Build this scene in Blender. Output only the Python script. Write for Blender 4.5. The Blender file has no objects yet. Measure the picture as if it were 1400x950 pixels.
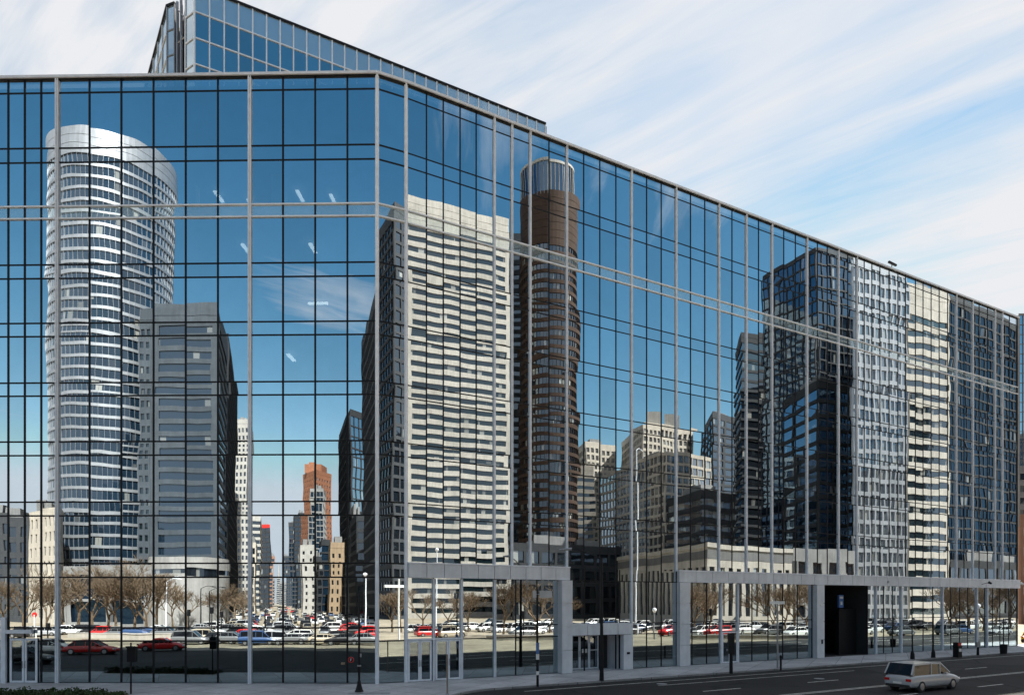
import bpy, bmesh, math, random
from mathutils import Vector, Matrix
random.seed(7)
S = bpy.context.scene
COL = S.collection
F, CX, HY, EYE = 933.0, 700.0, 822.0, 5.33      # focal length in photo pixels, centre column, horizon row, eye height (m)
R_ = math.radians

# ------------------------------------------------------------------ materials
def new_mat(name):
    m = bpy.data.materials.new(name); m.use_nodes = True
    nt = m.node_tree; nt.nodes.clear()
    out = nt.nodes.new('ShaderNodeOutputMaterial')
    return m, nt, out
def N(nt, typ, **kw):
    n = nt.nodes.new(typ)
    for k, v in kw.items():
        if k.startswith('_'): setattr(n, k[1:], v)
        else: n.inputs[k.replace('__', ' ')].default_value = v
    return n
def math_n(nt, op, a, b=None, c=None):
    n = nt.nodes.new('ShaderNodeMath'); n.operation = op
    for i, v in enumerate((a, b, c)):
        if v is None: continue
        if isinstance(v, (int, float)): n.inputs[i].default_value = v
        else: nt.links.new(v, n.inputs[i])
    return n.outputs[0]
def mixc(nt, fac, a, b, mode='MIX'):
    n = nt.nodes.new('ShaderNodeMix'); n.data_type = 'RGBA'; n.blend_type = mode
    for sock, v in ((n.inputs[0], fac), (n.inputs[6], a), (n.inputs[7], b)):
        if isinstance(v, (int, float)): sock.default_value = v
        elif isinstance(v, tuple): sock.default_value = v if len(v) == 4 else (*v, 1)
        else: nt.links.new(v, sock)
    return n.outputs[2]
def ramp(nt, fac, stops):
    n = nt.nodes.new('ShaderNodeValToRGB')
    e = n.color_ramp.elements
    while len(e) < len(stops): e.new(0.5)
    for el, (p, c) in zip(e, stops):
        el.position = p; el.color = (c, c, c, 1) if isinstance(c, (int, float)) else (*c, 1)
    nt.links.new(fac, n.inputs[0]); return n.outputs[0]

def mat_rough(name, col, rough=.8, var=.25, scale=.35, streak=True, spec=.3, metal=0., bump=0.):
    """weathered surface: blotches plus vertical run-off streaks"""
    m, nt, out = new_mat(name)
    tc = nt.nodes.new('ShaderNodeTexCoord')
    b = N(nt, 'ShaderNodeBsdfPrincipled', Roughness=rough, Metallic=metal)
    b.inputs['Specular IOR Level'].default_value = spec
    n1 = N(nt, 'ShaderNodeTexNoise', Scale=scale, Detail=6., Roughness=.65)
    nt.links.new(tc.outputs['Object'], n1.inputs['Vector'])
    f = ramp(nt, n1.outputs['Fac'], [(.3, 1 - var), (.7, 1 + var * .4)])
    c = mixc(nt, 1., (*col, 1), f, 'MULTIPLY')
    if streak:
        mp = nt.nodes.new('ShaderNodeMapping'); mp.inputs['Scale'].default_value = (1.6, 1.6, .06)
        nt.links.new(tc.outputs['Object'], mp.inputs[0])
        n2 = N(nt, 'ShaderNodeTexNoise', Scale=1.3, Detail=4.)
        nt.links.new(mp.outputs[0], n2.inputs['Vector'])
        c = mixc(nt, 1., c, ramp(nt, n2.outputs['Fac'], [(.35, 1 - var * .7), (.6, 1.0)]), 'MULTIPLY')
    nt.links.new(c, b.inputs['Base Color'])
    if bump:
        n3 = N(nt, 'ShaderNodeTexNoise', Scale=14., Detail=5.)
        nt.links.new(tc.outputs['Object'], n3.inputs['Vector'])
        bp = N(nt, 'ShaderNodeBump', Strength=bump, Distance=.02)
        nt.links.new(n3.outputs['Fac'], bp.inputs['Height']); nt.links.new(bp.outputs[0], b.inputs['Normal'])
    nt.links.new(b.outputs[0], out.inputs[0])
    return m

def mat_plain(name, col, rough=.5, metal=0., spec=.5, coat=0., emit=0.):
    m, nt, out = new_mat(name)
    b = N(nt, 'ShaderNodeBsdfPrincipled', Roughness=rough, Metallic=metal)
    b.inputs['Specular IOR Level'].default_value = spec
    b.inputs['Coat Weight'].default_value = coat
    tc = nt.nodes.new('ShaderNodeTexCoord')
    n1 = N(nt, 'ShaderNodeTexNoise', Scale=2.5, Detail=5.)
    nt.links.new(tc.outputs['Object'], n1.inputs['Vector'])
    c = mixc(nt, 1., (*col, 1), ramp(nt, n1.outputs['Fac'], [(.3, .86), (.7, 1.04)]), 'MULTIPLY')
    nt.links.new(c, b.inputs['Base Color'])
    if emit:
        b.inputs['Emission Color'].default_value = (*col, 1); b.inputs['Emission Strength'].default_value = emit
    nt.links.new(b.outputs[0], out.inputs[0]); return m

def mat_mirror_glass(name, tint, base_fac, frit=None, rough=0.0):
    """coated facade glass: mirrors the street, lets a little of the dark interior through; pane tilt comes with the mesh"""
    m, nt, out = new_mat(name)
    geo = nt.nodes.new('ShaderNodeNewGeometry'); tc = nt.nodes.new('ShaderNodeTexCoord')
    at = nt.nodes.new('ShaderNodeAttribute'); at.attribute_name = 'tilt'
    n1 = N(nt, 'ShaderNodeTexNoise', Scale=.45, Detail=1.)
    nt.links.new(tc.outputs['Object'], n1.inputs['Vector'])
    sub = nt.nodes.new('ShaderNodeVectorMath'); sub.operation = 'SUBTRACT'; sub.inputs[1].default_value = (.5, .5, .5)
    nt.links.new(n1.outputs['Color'], sub.inputs[0])
    sc = nt.nodes.new('ShaderNodeVectorMath'); sc.operation = 'SCALE'; sc.inputs['Scale'].default_value = .0032
    nt.links.new(sub.outputs[0], sc.inputs[0])
    a1 = nt.nodes.new('ShaderNodeVectorMath'); a1.operation = 'ADD'
    nt.links.new(sc.outputs[0], a1.inputs[0]); nt.links.new(at.outputs['Vector'], a1.inputs[1])
    a2 = nt.nodes.new('ShaderNodeVectorMath'); a2.operation = 'ADD'
    nt.links.new(a1.outputs[0], a2.inputs[0]); nt.links.new(geo.outputs['Normal'], a2.inputs[1])
    nm = nt.nodes.new('ShaderNodeVectorMath'); nm.operation = 'NORMALIZE'; nt.links.new(a2.outputs[0], nm.inputs[0])
    gl = nt.nodes.new('ShaderNodeBsdfAnisotropic'); gl.inputs['Roughness'].default_value = rough
    tnn = nt.nodes.new('ShaderNodeAttribute'); tnn.attribute_name = 'tone'
    nd = N(nt, 'ShaderNodeTexNoise', Scale=.8, Detail=6., Roughness=.7); nt.links.new(tc.outputs['Object'], nd.inputs['Vector'])
    tone = math_n(nt, 'MULTIPLY', tnn.outputs['Fac'], math_n(nt, 'MULTIPLY_ADD', nd.outputs['Fac'], .16, .9))
    nt.links.new(mixc(nt, 1., (*tint, 1), tone, 'MULTIPLY'), gl.inputs['Color'])
    nt.links.new(nm.outputs[0], gl.inputs['Normal'])
    if frit is None:
        tr = nt.nodes.new('ShaderNodeBsdfTransparent'); tr.inputs[0].default_value = (.5, .62, .68, 1)
    else:
        tr = nt.nodes.new('ShaderNodeBsdfDiffuse'); tr.inputs[0].default_value = (*frit, 1)
    lw = nt.nodes.new('ShaderNodeLayerWeight'); lw.inputs['Blend'].default_value = .25
    fac = math_n(nt, 'MULTIPLY_ADD', lw.outputs['Facing'], 1 - base_fac, base_fac)
    mx = nt.nodes.new('ShaderNodeMixShader')
    nt.links.new(fac, mx.inputs[0]); nt.links.new(tr.outputs[0], mx.inputs[1]); nt.links.new(gl.outputs[0], mx.inputs[2])
    nt.links.new(mx.outputs[0], out.inputs[0]); return m

def mat_city_glass(name, col, refl=.35, blinds=.25, cell=1.6, tint=(.75, .88, 1.)):
    """window glass of the towers across the street: dark rooms, some pale blinds, a soft mirror"""
    m, nt, out = new_mat(name)
    tc = nt.nodes.new('ShaderNodeTexCoord'); oi = nt.nodes.new('ShaderNodeObjectInfo')
    dv = nt.nodes.new('ShaderNodeVectorMath'); dv.operation = 'DIVIDE'; dv.inputs[1].default_value = (cell, cell, 50.)
    nt.links.new(tc.outputs['Object'], dv.inputs[0])
    ad = nt.nodes.new('ShaderNodeVectorMath'); ad.operation = 'ADD'; nt.links.new(dv.outputs[0], ad.inputs[0])
    cb = nt.nodes.new('ShaderNodeCombineXYZ')
    nt.links.new(math_n(nt, 'MULTIPLY', oi.outputs['Random'], 91.), cb.inputs[2]); nt.links.new(cb.outputs[0], ad.inputs[1])
    fl = nt.nodes.new('ShaderNodeVectorMath'); fl.operation = 'FLOOR'; nt.links.new(ad.outputs[0], fl.inputs[0])
    wn = nt.nodes.new('ShaderNodeTexWhiteNoise'); nt.links.new(fl.outputs[0], wn.inputs['Vector'])
    f = ramp(nt, wn.outputs['Value'], [(1 - blinds, 0.), (1., 1.)])
    c = mixc(nt, f, (*col, 1), (.38, .38, .35, 1))
    df = N(nt, 'ShaderNodeBsdfDiffuse'); nt.links.new(c, df.inputs[0])
    gl = nt.nodes.new('ShaderNodeBsdfAnisotropic'); gl.inputs['Roughness'].default_value = .03; gl.inputs[0].default_value = (*tint, 1)
    n1 = N(nt, 'ShaderNodeTexNoise', Scale=.4, Detail=2.); nt.links.new(tc.outputs['Object'], n1.inputs['Vector'])
    bp = N(nt, 'ShaderNodeBump', Strength=.25, Distance=.05); nt.links.new(n1.outputs['Fac'], bp.inputs['Height'])
    nt.links.new(bp.outputs[0], gl.inputs['Normal'])
    lw = nt.nodes.new('ShaderNodeLayerWeight'); lw.inputs['Blend'].default_value = .35
    fac = math_n(nt, 'MULTIPLY_ADD', lw.outputs['Facing'], max(.1, .62 - refl), refl)
    mx = nt.nodes.new('ShaderNodeMixShader')
    nt.links.new(fac, mx.inputs[0]); nt.links.new(df.outputs[0], mx.inputs[1]); nt.links.new(gl.outputs[0], mx.inputs[2])
    nt.links.new(mx.outputs[0], out.inputs[0]); return m

def mat_paving(name, col, joint, size, rough=.85, var=.3, rot=0.):
    m, nt, out = new_mat(name)
    tc = nt.nodes.new('ShaderNodeTexCoord')
    mp = nt.nodes.new('ShaderNodeMapping'); mp.inputs['Rotation'].default_value = (0, 0, rot)
    nt.links.new(tc.outputs['Object'], mp.inputs[0])
    b = N(nt, 'ShaderNodeBsdfPrincipled', Roughness=rough); b.inputs['Specular IOR Level'].default_value = .25
    n1 = N(nt, 'ShaderNodeTexNoise', Scale=.25, Detail=8., Roughness=.7); nt.links.new(mp.outputs[0], n1.inputs['Vector'])
    n2 = N(nt, 'ShaderNodeTexNoise', Scale=3.5, Detail=6., Roughness=.7); nt.links.new(mp.outputs[0], n2.inputs['Vector'])
    c = mixc(nt, 1., (*col, 1), ramp(nt, n1.outputs['Fac'], [(.3, 1 - var), (.68, 1 + var * .5)]), 'MULTIPLY')
    c = mixc(nt, 1., c, ramp(nt, n2.outputs['Fac'], [(.3, .82), (.7, 1.1)]), 'MULTIPLY')
    if size:
        sp = nt.nodes.new('ShaderNodeSeparateXYZ'); nt.links.new(mp.outputs[0], sp.inputs[0])
        lines = []
        for i in (0, 1):
            a = math_n(nt, 'DIVIDE', sp.outputs[i], size)
            fr = math_n(nt, 'FRACT', a)
            lines.append(math_n(nt, 'LESS_THAN', fr, .03 / size * 1.2))
        j = math_n(nt, 'MAXIMUM', lines[0], lines[1])
        c = mixc(nt, j, c, (*joint, 1))
        fl = nt.nodes.new('ShaderNodeVectorMath'); fl.operation = 'FLOOR'
        dv = nt.nodes.new('ShaderNodeVectorMath'); dv.operation = 'DIVIDE'; dv.inputs[1].default_value = (size, size, 100.)
        nt.links.new(mp.outputs[0], dv.inputs[0]); nt.links.new(dv.outputs[0], fl.inputs[0])
        wn = nt.nodes.new('ShaderNodeTexWhiteNoise'); nt.links.new(fl.outputs[0], wn.inputs['Vector'])
        c = mixc(nt, 1., c, ramp(nt, wn.outputs['Value'], [(0., .84), (1., 1.12)]), 'MULTIPLY')
    nt.links.new(c, b.inputs['Base Color'])
    bp = N(nt, 'ShaderNodeBump', Strength=.2, Distance=.02); nt.links.new(n2.outputs['Fac'], bp.inputs['Height'])
    nt.links.new(bp.outputs[0], b.inputs['Normal'])
    nt.links.new(b.outputs[0], out.inputs[0]); return m

def mat_car_paint():
    m, nt, out = new_mat('car_paint')
    oi = nt.nodes.new('ShaderNodeObjectInfo')
    b = N(nt, 'ShaderNodeBsdfPrincipled', Roughness=.3); b.inputs['Coat Weight'].default_value = .6; b.inputs['Coat Roughness'].default_value = .06
    nt.links.new(oi.outputs['Color'], b.inputs['Base Color']); nt.links.new(b.outputs[0], out.inputs[0]); return m

def mat_leaf(name, col):
    m, nt, out = new_mat(name)
    geo = nt.nodes.new('ShaderNodeNewGeometry')
    b = N(nt, 'ShaderNodeBsdfPrincipled', Roughness=.7); b.inputs['Specular IOR Level'].default_value = .2
    c = mixc(nt, geo.outputs['Random Per Island'], (*[x * .5 for x in col], 1), (*[x * 1.5 for x in col], 1))
    nt.links.new(c, b.inputs['Base Color']); nt.links.new(b.outputs[0], out.inputs[0]); return m

M = {}
M['facade_glass'] = mat_mirror_glass('facade_glass', (.80, .89, .95), .86)
M['belt_glass'] = mat_mirror_glass('belt_glass', (.80, .92, .97), .66, frit=(.42, .55, .62))
M['door_glass'] = mat_mirror_glass('door_glass', (.5, .58, .64), .38)
M['upper_glass'] = mat_mirror_glass('upper_glass', (.74, .87, .93), .70)
M['parapet_glass'] = mat_mirror_glass('parapet_glass', (.8, .9, .97), .55, frit=(.40, .52, .60))
M['black_metal'] = mat_plain('black_metal', (.008, .009, .011), .5, .0, spec=.2)
M['white_metal'] = mat_plain('white_metal', (.80, .84, .90), .4, .0)
M['grey_metal'] = mat_plain('grey_metal', (.30, .31, .33), .4, .5)
M['granite'] = mat_rough('granite', (.68, .70, .735), .6, .14, 1.2, True, .4, bump=.05)
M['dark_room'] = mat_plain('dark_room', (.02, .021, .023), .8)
M['slab'] = mat_plain('slab', (.16, .165, .17), .9)
M['column'] = mat_plain('column', (.8, .8, .8), .7)
M['lamp'] = mat_plain('lamp', (1., .97, .9), .5, emit=1.6)
M['roof'] = mat_rough('roof', (.14, .135, .13), .9, .3, .2, False)
M['cap'] = mat_plain('cap', (.72, .75, .80), .4, .0)
M['sidewalk'] = mat_paving('sidewalk', (.445, .465, .50), (.12, .12, .12), 1.9, rot=R_(28.7), var=.3)
M['kerb'] = mat_paving('kerb', (.30, .30, .30), (.1, .1, .1), 3.0)
M['asphalt'] = mat_paving('asphalt', (.026, .026, .028), None, 0, var=.35)
M['ground'] = mat_paving('ground', (.33, .28, .21), (.16, .14, .12), 6.5, rot=R_(20), var=.45)
nt_ = M['asphalt'].node_tree; b_ = next(n for n in nt_.nodes if n.type == 'BSDF_PRINCIPLED'); old = b_.inputs['Base Color'].links[0].from_socket
tc_ = nt_.nodes.new('ShaderNodeTexCoord'); vo = N(nt_, 'ShaderNodeTexVoronoi', Scale=.16); vo.feature = 'DISTANCE_TO_EDGE'
nz = N(nt_, 'ShaderNodeTexNoise', Scale=.8, Detail=5.); nt_.links.new(tc_.outputs['Object'], nz.inputs['Vector'])
nt_.links.new(mixc(nt_, .12, tc_.outputs['Object'], nz.outputs['Color'], 'ADD'), vo.inputs['Vector'])
c_ = mixc(nt_, math_n(nt_, 'LESS_THAN', vo.outputs['Distance'], .012), old, (.008, .008, .009, 1))
v2 = N(nt_, 'ShaderNodeTexVoronoi', Scale=.07); nt_.links.new(tc_.outputs['Object'], v2.inputs['Vector'])
c_ = mixc(nt_, 1., c_, ramp(nt_, v2.outputs['Color'], [(.3, .75), (.7, 1.35)]), 'MULTIPLY'); nt_.links.new(c_, b_.inputs['Base Color'])
M['paint_line'] = mat_rough('paint_line', (.62, .62, .60), .7, .45, 2., False)
M['rubber'] = mat_plain('rubber', (.02, .02, .02), .8)
M['rim'] = mat_plain('rim', (.5, .5, .52), .3, .8)
M['car_paint'] = mat_car_paint()
M['car_glass'] = mat_plain('car_glass', (.008, .010, .013), .06, 0, .4)
M['headlight'] = mat_plain('headlight', (.8, .8, .8), .1)
M['tail_light'] = mat_plain('tail_light', (.45, .01, .01), .2)
M['bark'] = mat_rough('bark', (.16, .115, .075), .9, .3, 3., False)
M['hedge'] = mat_leaf('hedge', (.035, .06, .022))
M['red'] = mat_plain('red', (.62, .02, .015), .45)
M['white'] = mat_plain('white', (.75, .75, .73), .5)
M['blue'] = mat_plain('blue', (.06, .16, .42), .4)
M['yellow'] = mat_plain('yellow', (.75, .55, .03), .4)
M['globe'] = mat_plain('globe', (.85, .86, .88), .2)
M['wood_pole'] = mat_plain('wood_pole', (.28, .22, .17), .7)
# walls across the street
for nm, c in dict(off_white=(.52, .49, .44), cream=(.56, .505, .43), white_stone=(.44, .425, .40), shaded_grey_stone=(.07, .086, .104), pale_concrete=(.36, .355, .345), brown=(.055, .032, .022),  # grey tower stone is darkened: its shade is put into the base colour
                  orange_brick=(.29, .125, .07), tan=(.36, .265, .175), dark_stone=(.055, .06, .068), charcoal=(.035, .038, .043), brick=(.30, .17, .12), podium=(.43, .40, .35), shaded_concrete=(.24, .24, .24), band_grey=(.15, .15, .15), mid_grey=(.24, .24, .24)).items():  # concrete of the low podiums is darkened, shade put into its base colour
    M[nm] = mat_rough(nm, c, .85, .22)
M['g_blue'] = mat_city_glass('g_blue', (.008, .020, .036), .12, .05)
M['g_night'] = mat_city_glass('g_night', (.006, .012, .022), .22, .07, tint=(.42, .62, .85))
M['silver'] = mat_rough('silver', (.44, .46, .49), .42, .16, .35, True, .5, .65)
M['g_silver'] = mat_city_glass('g_silver', (.10, .11, .12), .34, .35, 1.9)
M['g_black'] = mat_city_glass('g_black', (.006, .012, .022), .08, .05, tint=(.14, .28, .42))
M['g_dark'] = mat_city_glass('g_dark', (.010, .013, .017), .13, .08)
M['g_teal'] = mat_city_glass('g_teal', (.008, .016, .02), .09, .08)
M['g_mirror'] = mat_city_glass('g_mirror', (.015, .025, .04), .62, .06)
M['g_grid'] = mat_city_glass('g_grid', (.10, .10, .10), .30, .55, 2.4)

# ------------------------------------------------------------------ object helpers
class MB:
    """collects boxes, prisms and tubes for one mesh object"""
    def __init__(s): s.v = []; s.f = []; s.m = []
    def poly(s, pts, mi=0):
        b = len(s.v); s.v += [tuple(p) for p in pts]; s.f.append(tuple(range(b, b + len(pts)))); s.m.append(mi)
    def box8(s, P, mi=0):
        b = len(s.v); s.v += [tuple(p) for p in P]
        for q in ((0, 3, 2, 1), (4, 5, 6, 7), (0, 1, 5, 4), (1, 2, 6, 5), (2, 3, 7, 6), (3, 0, 4, 7)):
            s.f.append(tuple(b + i for i in q)); s.m.append(mi)
    def box(s, x0, x1, y0, y1, z0, z1, mi=0):
        s.box8([(x0, y0, z0), (x1, y0, z0), (x1, y1, z0), (x0, y1, z0), (x0, y0, z1), (x1, y0, z1), (x1, y1, z1), (x0, y1, z1)], mi)
    def prism(s, pts, z0, z1, mi=0, cap=True):
        n = len(pts); b = len(s.v)
        s.v += [(p[0], p[1], z0) for p in pts] + [(p[0], p[1], z1) for p in pts]
        for i in range(n):
            j = (i + 1) % n; s.f.append((b + i, b + j, b + n + j, b + n + i)); s.m.append(mi)
        if cap:
            s.f.append(tuple(b + n + i for i in range(n))); s.m.append(mi)
            s.f.append(tuple(b + n - 1 - i for i in range(n))); s.m.append(mi)
    def tube(s, p0, p1, r0, r1=None, n=8, mi=0, cap=True):
        r1 = r0 if r1 is None else r1
        p0 = Vector(p0); p1 = Vector(p1); d = (p1 - p0)
        if d.length < 1e-6: return
        d.normalize(); a = d.orthogonal().normalized(); c = d.cross(a)
        b = len(s.v)
        for p, r in ((p0, r0), (p1, r1)):
            for i in range(n):
                t = 2 * math.pi * i / n; s.v.append(tuple(p + a * (r * math.cos(t)) + c * (r * math.sin(t))))
        for i in range(n):
            j = (i + 1) % n; s.f.append((b + i, b + j, b + n + j, b + n + i)); s.m.append(mi)
        if cap:
            s.f.append(tuple(b + n + i for i in range(n))); s.m.append(mi)
            s.f.append(tuple(b + n - 1 - i for i in range(n))); s.m.append(mi)
    def lathe(s, prof, c=(0, 0, 0), n=16, mi=0):
        for (r0, z0), (r1, z1) in zip(prof[:-1], prof[1:]):
            b = len(s.v)
            for r, z in ((r0, z0), (r1, z1)):
                for i in range(n):
                    t = 2 * math.pi * i / n; s.v.append((c[0] + r * math.cos(t), c[1] + r * math.sin(t), c[2] + z))
            for i in range(n):
                j = (i + 1) % n; s.f.append((b + i, b + j, b + n + j, b + n + i)); s.m.append(mi)
    def build(s, name, mats, parent=None, loc=None, smooth=False):
        me = bpy.data.meshes.new(name); me.from_pydata(s.v, [], s.f); me.update()
        if not isinstance(mats, (list, tuple)): mats = [mats]
        for m in mats: me.materials.append(m)
        if len(mats) > 1:
            for p, mi in zip(me.polygons, s.m): p.material_index = mi
        if smooth:
            for p in me.polygons: p.use_smooth = True
        o = bpy.data.objects.new(name, me); COL.objects.link(o)
        if parent: o.parent = parent
        if loc: o.location = loc
        return o
def tag(o, label=None, cat=None, group=None, kind=None):
    if label: o['label'] = label
    if cat: o['category'] = cat
    if group: o['group'] = group
    if kind: o['kind'] = kind
    return o
def thing(name, label, cat, loc=(0, 0, 0), rz=0., group=None):
    o = bpy.data.objects.new(name, None); COL.objects.link(o); o.empty_display_size = .3
    o.location = loc; o.rotation_euler = (0, 0, rz); return tag(o, label, cat, group)
def dup(o, parent=None, loc=None, rz=None, color=None):
    c = o.copy(); COL.objects.link(c)
    if parent: c.parent = parent
    if loc is not None: c.location = loc
    if rz is not None: c.rotation_euler = (0, 0, rz)
    if color: c.color = color
    for ch in list(o.children): dup(ch, c, color=color)
    return c

# ------------------------------------------------------------------ measured geometry of the glass building
def ray(px): return (px - CX) / F
Y0 = 44.4
PL = Vector((ray(515.5) * Y0, Y0)); Y1 = 45.2
PR = Vector((ray(555) * Y1, Y1))
aL = R_(-1.03); uL = Vector((math.cos(aL), math.sin(aL)))            # along the left front, to the right
uC = (PR - PL).normalized()
aR = math.atan2(F, 2402.7 - CX); uR = Vector((math.cos(aR), math.sin(aR)))
def nrm(u): return Vector((u.y, -u.x))                                # outward (street side)
def hit(p, u, px):                                                    # distance along p + s u where the sight line of column px meets it
    t = ray(px); return (t * p.y - p.x) / (u.x - t * u.y)
def sL(px): return hit(PL, uL, px)
def sR(px): return hit(PR, uR, px)
planes = {'L': (PL, nrm(uL)), 'C': (PL, nrm(uC)), 'R': (PR, nrm(uR)), 'D': None}
def real(mir, p):                                                     # where a place seen in the glass really stands
    p = Vector((p[0], p[1]))
    if planes[mir] is None: return p
    q, n = planes[mir]; return p - 2 * (p - q).dot(n) * n
def at(mir, px, Z): return real(mir, (ray(px) * Z, Z))
def hgt(y, Z): return EYE + (HY - y) / F * Z
H = [39.55, 38.66, 35.04, 34.1, 31.2, 30.4, 27.4, 26.5, 23.57, 22.7, 19.66, 18.8, 15.8, 14.9, 11.85, 10.95, 7.83, 6.92, 3.62, 2.76, 0.06]
TOP = 39.72

hero = thing('glass_office_building', 'blue mirrored glass office building with granite entrance frames, filling the picture', 'office building', (PL.x, PL.y, 0))
HB = Vector((PL.x, PL.y, 0))
def hb(mb, name, mat, parent=None, **k):                              # parts are modelled in world space; keep them there under the thing
    o = mb.build(name, mat, None, **k)
    o.parent = parent or hero
    o.matrix_parent_inverse = Matrix.Translation(-HB)
    return o
def fbox(mb, p, u, s0, s1, z0, z1, d0, d1, mi=0):
    """box on a facade line: s along it, z up, d outward"""
    n = nrm(u)
    def P(s, d, z): q = p + u * s + n * d; return (q.x, q.y, z)
    mb.box8([P(s0, d1, z0), P(s1, d1, z0), P(s1, d0, z0), P(s0, d0, z0), P(s0, d1, z1), P(s1, d1, z1), P(s1, d0, z1), P(s0, d0, z1)], mi)

def panes(name, p, u, ss, zs, mat, skip=None, matidx=None, d=0., parent=None, mats=None, tiltk=1.):
    """one bay of glass: every pane a quad of its own with its own small tilt and pillow"""
    n = nrm(u); v = []; f = []; t = []; mi = []; tn = []
    for i in range(len(ss) - 1):
        for k in range(len(zs) - 1):
            s0, s1, z1, z0 = ss[i], ss[i + 1], zs[k], zs[k + 1]
            if skip and skip((s0 + s1) / 2, (z0 + z1) / 2): continue
            a = random.gauss(0, .0009) * tiltk; b_ = random.gauss(0, .0008) * tiltk
            small = (z1 - z0) < 1.3
            pw = random.gauss(.0002, .0005) * tiltk; pz = random.gauss(.0003, .0018 if small else .0006) * tiltk
            b = len(v); tn += [random.choice((1, 1, .97, .93, .9, .86)) * random.uniform(.95, 1)] * 4
            for (s, z, es, ez) in ((s0, z0, -1, -1), (s1, z0, 1, -1), (s1, z1, 1, 1), (s0, z1, -1, 1)):
                q = p + u * s + n * d; v.append((q.x, q.y, z))
                ts = a + pw * es; tz = b_ + pz * ez
                t.append((u.x * ts, u.y * ts, tz))
            f.append((b, b + 1, b + 2, b + 3)); mi.append(matidx((z0 + z1) / 2) if matidx else 0)
    me = bpy.data.meshes.new(name); me.from_pydata(v, [], f); me.update()
    at_ = me.attributes.new('tilt', 'FLOAT_VECTOR', 'POINT')
    for i, x in enumerate(t): at_.data[i].vector = x
    ta = me.attributes.new('tone', 'FLOAT', 'POINT')
    for i, x in enumerate(tn): ta.data[i].value = x
    for m in (mats or [mat]): me.materials.append(m)
    for pl, k in zip(me.polygons, mi): pl.material_index = k
    o = bpy.data.objects.new(name, me); COL.objects.link(o); o.parent = parent or hero
    if (parent or hero) is hero: o.matrix_parent_inverse = Matrix.Translation(-HB)
    return o

white_L = {-190, -56, 79, 342}
vL = [-190, -145, -100, -56, -33.5, -11, 11.5, 34, 56.5, 79, 122.5, 166, 210, 254, 298, 342, 387, 431, 475, 515.5]
vR = [555, 583, 606, 629, 651, 675.5, 699.5, 724.5, 750.5, 774.5, 798, 820, 842, 863, 884, 904, 924, 944, 963.5, 982.5, 1000.7, 1020, 1037, 1055, 1071.5, 1087.4, 1103,
      1117.5, 1131, 1146, 1159, 1171, 1181.5, 1192, 1203, 1215.5, 1227.6, 1238, 1251.5, 1262, 1273, 1284, 1295.6, 1307, 1318, 1329.5, 1338.6, 1350, 1360, 1370, 1380, 1391]
white_R = {555, 675.5, 699.5, 724.5, 774.5, 863, 924, 982.5, 1020, 1055, 1103, 1146, 1171, 1307, 1329.5, 1360, 1370}
SL = {px: sL(px) for px in vL}; SR = {px: sR(px) for px in vR}
sEndL = SL[-190]; sEndR = SR[1391]
lenC = (PR - PL).length
BELT = (30.4, 31.2)
belt_idx = lambda z: 1 if BELT[0] < z < BELT[1] else (2 if z < 2.76 else 0)
M['clear_glass'] = mat_mirror_glass('clear_glass', (.72, .86, .90), .56)
GM = [M['facade_glass'], M['belt_glass'], M['clear_glass']]
recess1 = (sR(779), sR(847)); recess2 = (sR(1121), sR(1186))
def in_recess(s, z):
    return (recess1[0] < s < recess1[1] and z < 2.78) or (recess2[0] < s < recess2[1] and z < 6.9)

def mullions(p, u, ss, zs, parent, w=.075, d=.035, belts=True):
    w = w * 1.5 if u is uL or u is uC else w * 1.08
    mb = MB()
    for s in ss: fbox(mb, p, u, s - w / 2, s + w / 2, zs[-1], zs[0], -.06, d)
    for z in zs[1:-1]:
        if belts and (abs(z - BELT[0]) < .05 or abs(z - BELT[1]) < .05): continue
        fbox(mb, p, u, ss[0], ss[-1], z - w * .45, z + w * .45, -.065, d - .012)
    return hb(mb, 'mullion_grid', M['black_metal'], parent) if parent is hero else mb.build('mullion_grid', M['black_metal'], parent)

def bay(p, u, ss, zs, name, skip=None):
    g = panes(name, p, u, ss, zs, None, skip, belt_idx, mats=GM)
    g.data.materials  # two kinds of glass
    m = mullions(p, u, ss, zs, g)
    if zs[0] > 31.5:
        for z in BELT: mb = MB(); fbox(mb, p, u, ss[0], ss[-1], z - .045, z + .045, -.06, .1); mb.build('belt_rail', M['white_metal'], g)
    return g
def fin(p, u, s, z0, z1, w=.15, d=.12):
    """paired pale rails with a dark gap between"""
    mb = MB()
    fbox(mb, p, u, s - w / 2, s - w * .14, z0, z1, -.05, d)
    fbox(mb, p, u, s + w * .14, s + w / 2, z0, z1, -.05, d)
    fbox(mb, p, u, s - w * .14, s + w * .14, z0, z1, -.06, d * .55)
    return hb(mb, 'pale_mullion', M['white_metal'])

UP = H[:17]                                                            # from the cap down to 7.83 m
LOW = H[16:]
# left front: full height to the ground
wl = [px for px in vL if px in white_L or px == 515.5]
for a, b in zip(wl[:-1], wl[1:]):
    ss = [SL[px] for px in vL if a <= px <= b]
    bay(PL, uL, ss, H, 'curtain_wall_bay')
for px in (-190, -56, 79, 342): fin(PL, uL, SL[px], 0.0, H[0], .2, .15)
bay(PL, uC, [0, lenC], H, 'curtain_wall_bay')
# corner posts
mb = MB(); mb.tube((PL.x, PL.y, 0), (PL.x, PL.y, H[0]), .13, n=8); hb(mb, 'corner_post', M['white_metal'])
mb = MB(); mb.tube((PR.x, PR.y, 0), (PR.x, PR.y, H[0]), .13, n=8); hb(mb, 'corner_post', M['white_metal'])
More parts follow.
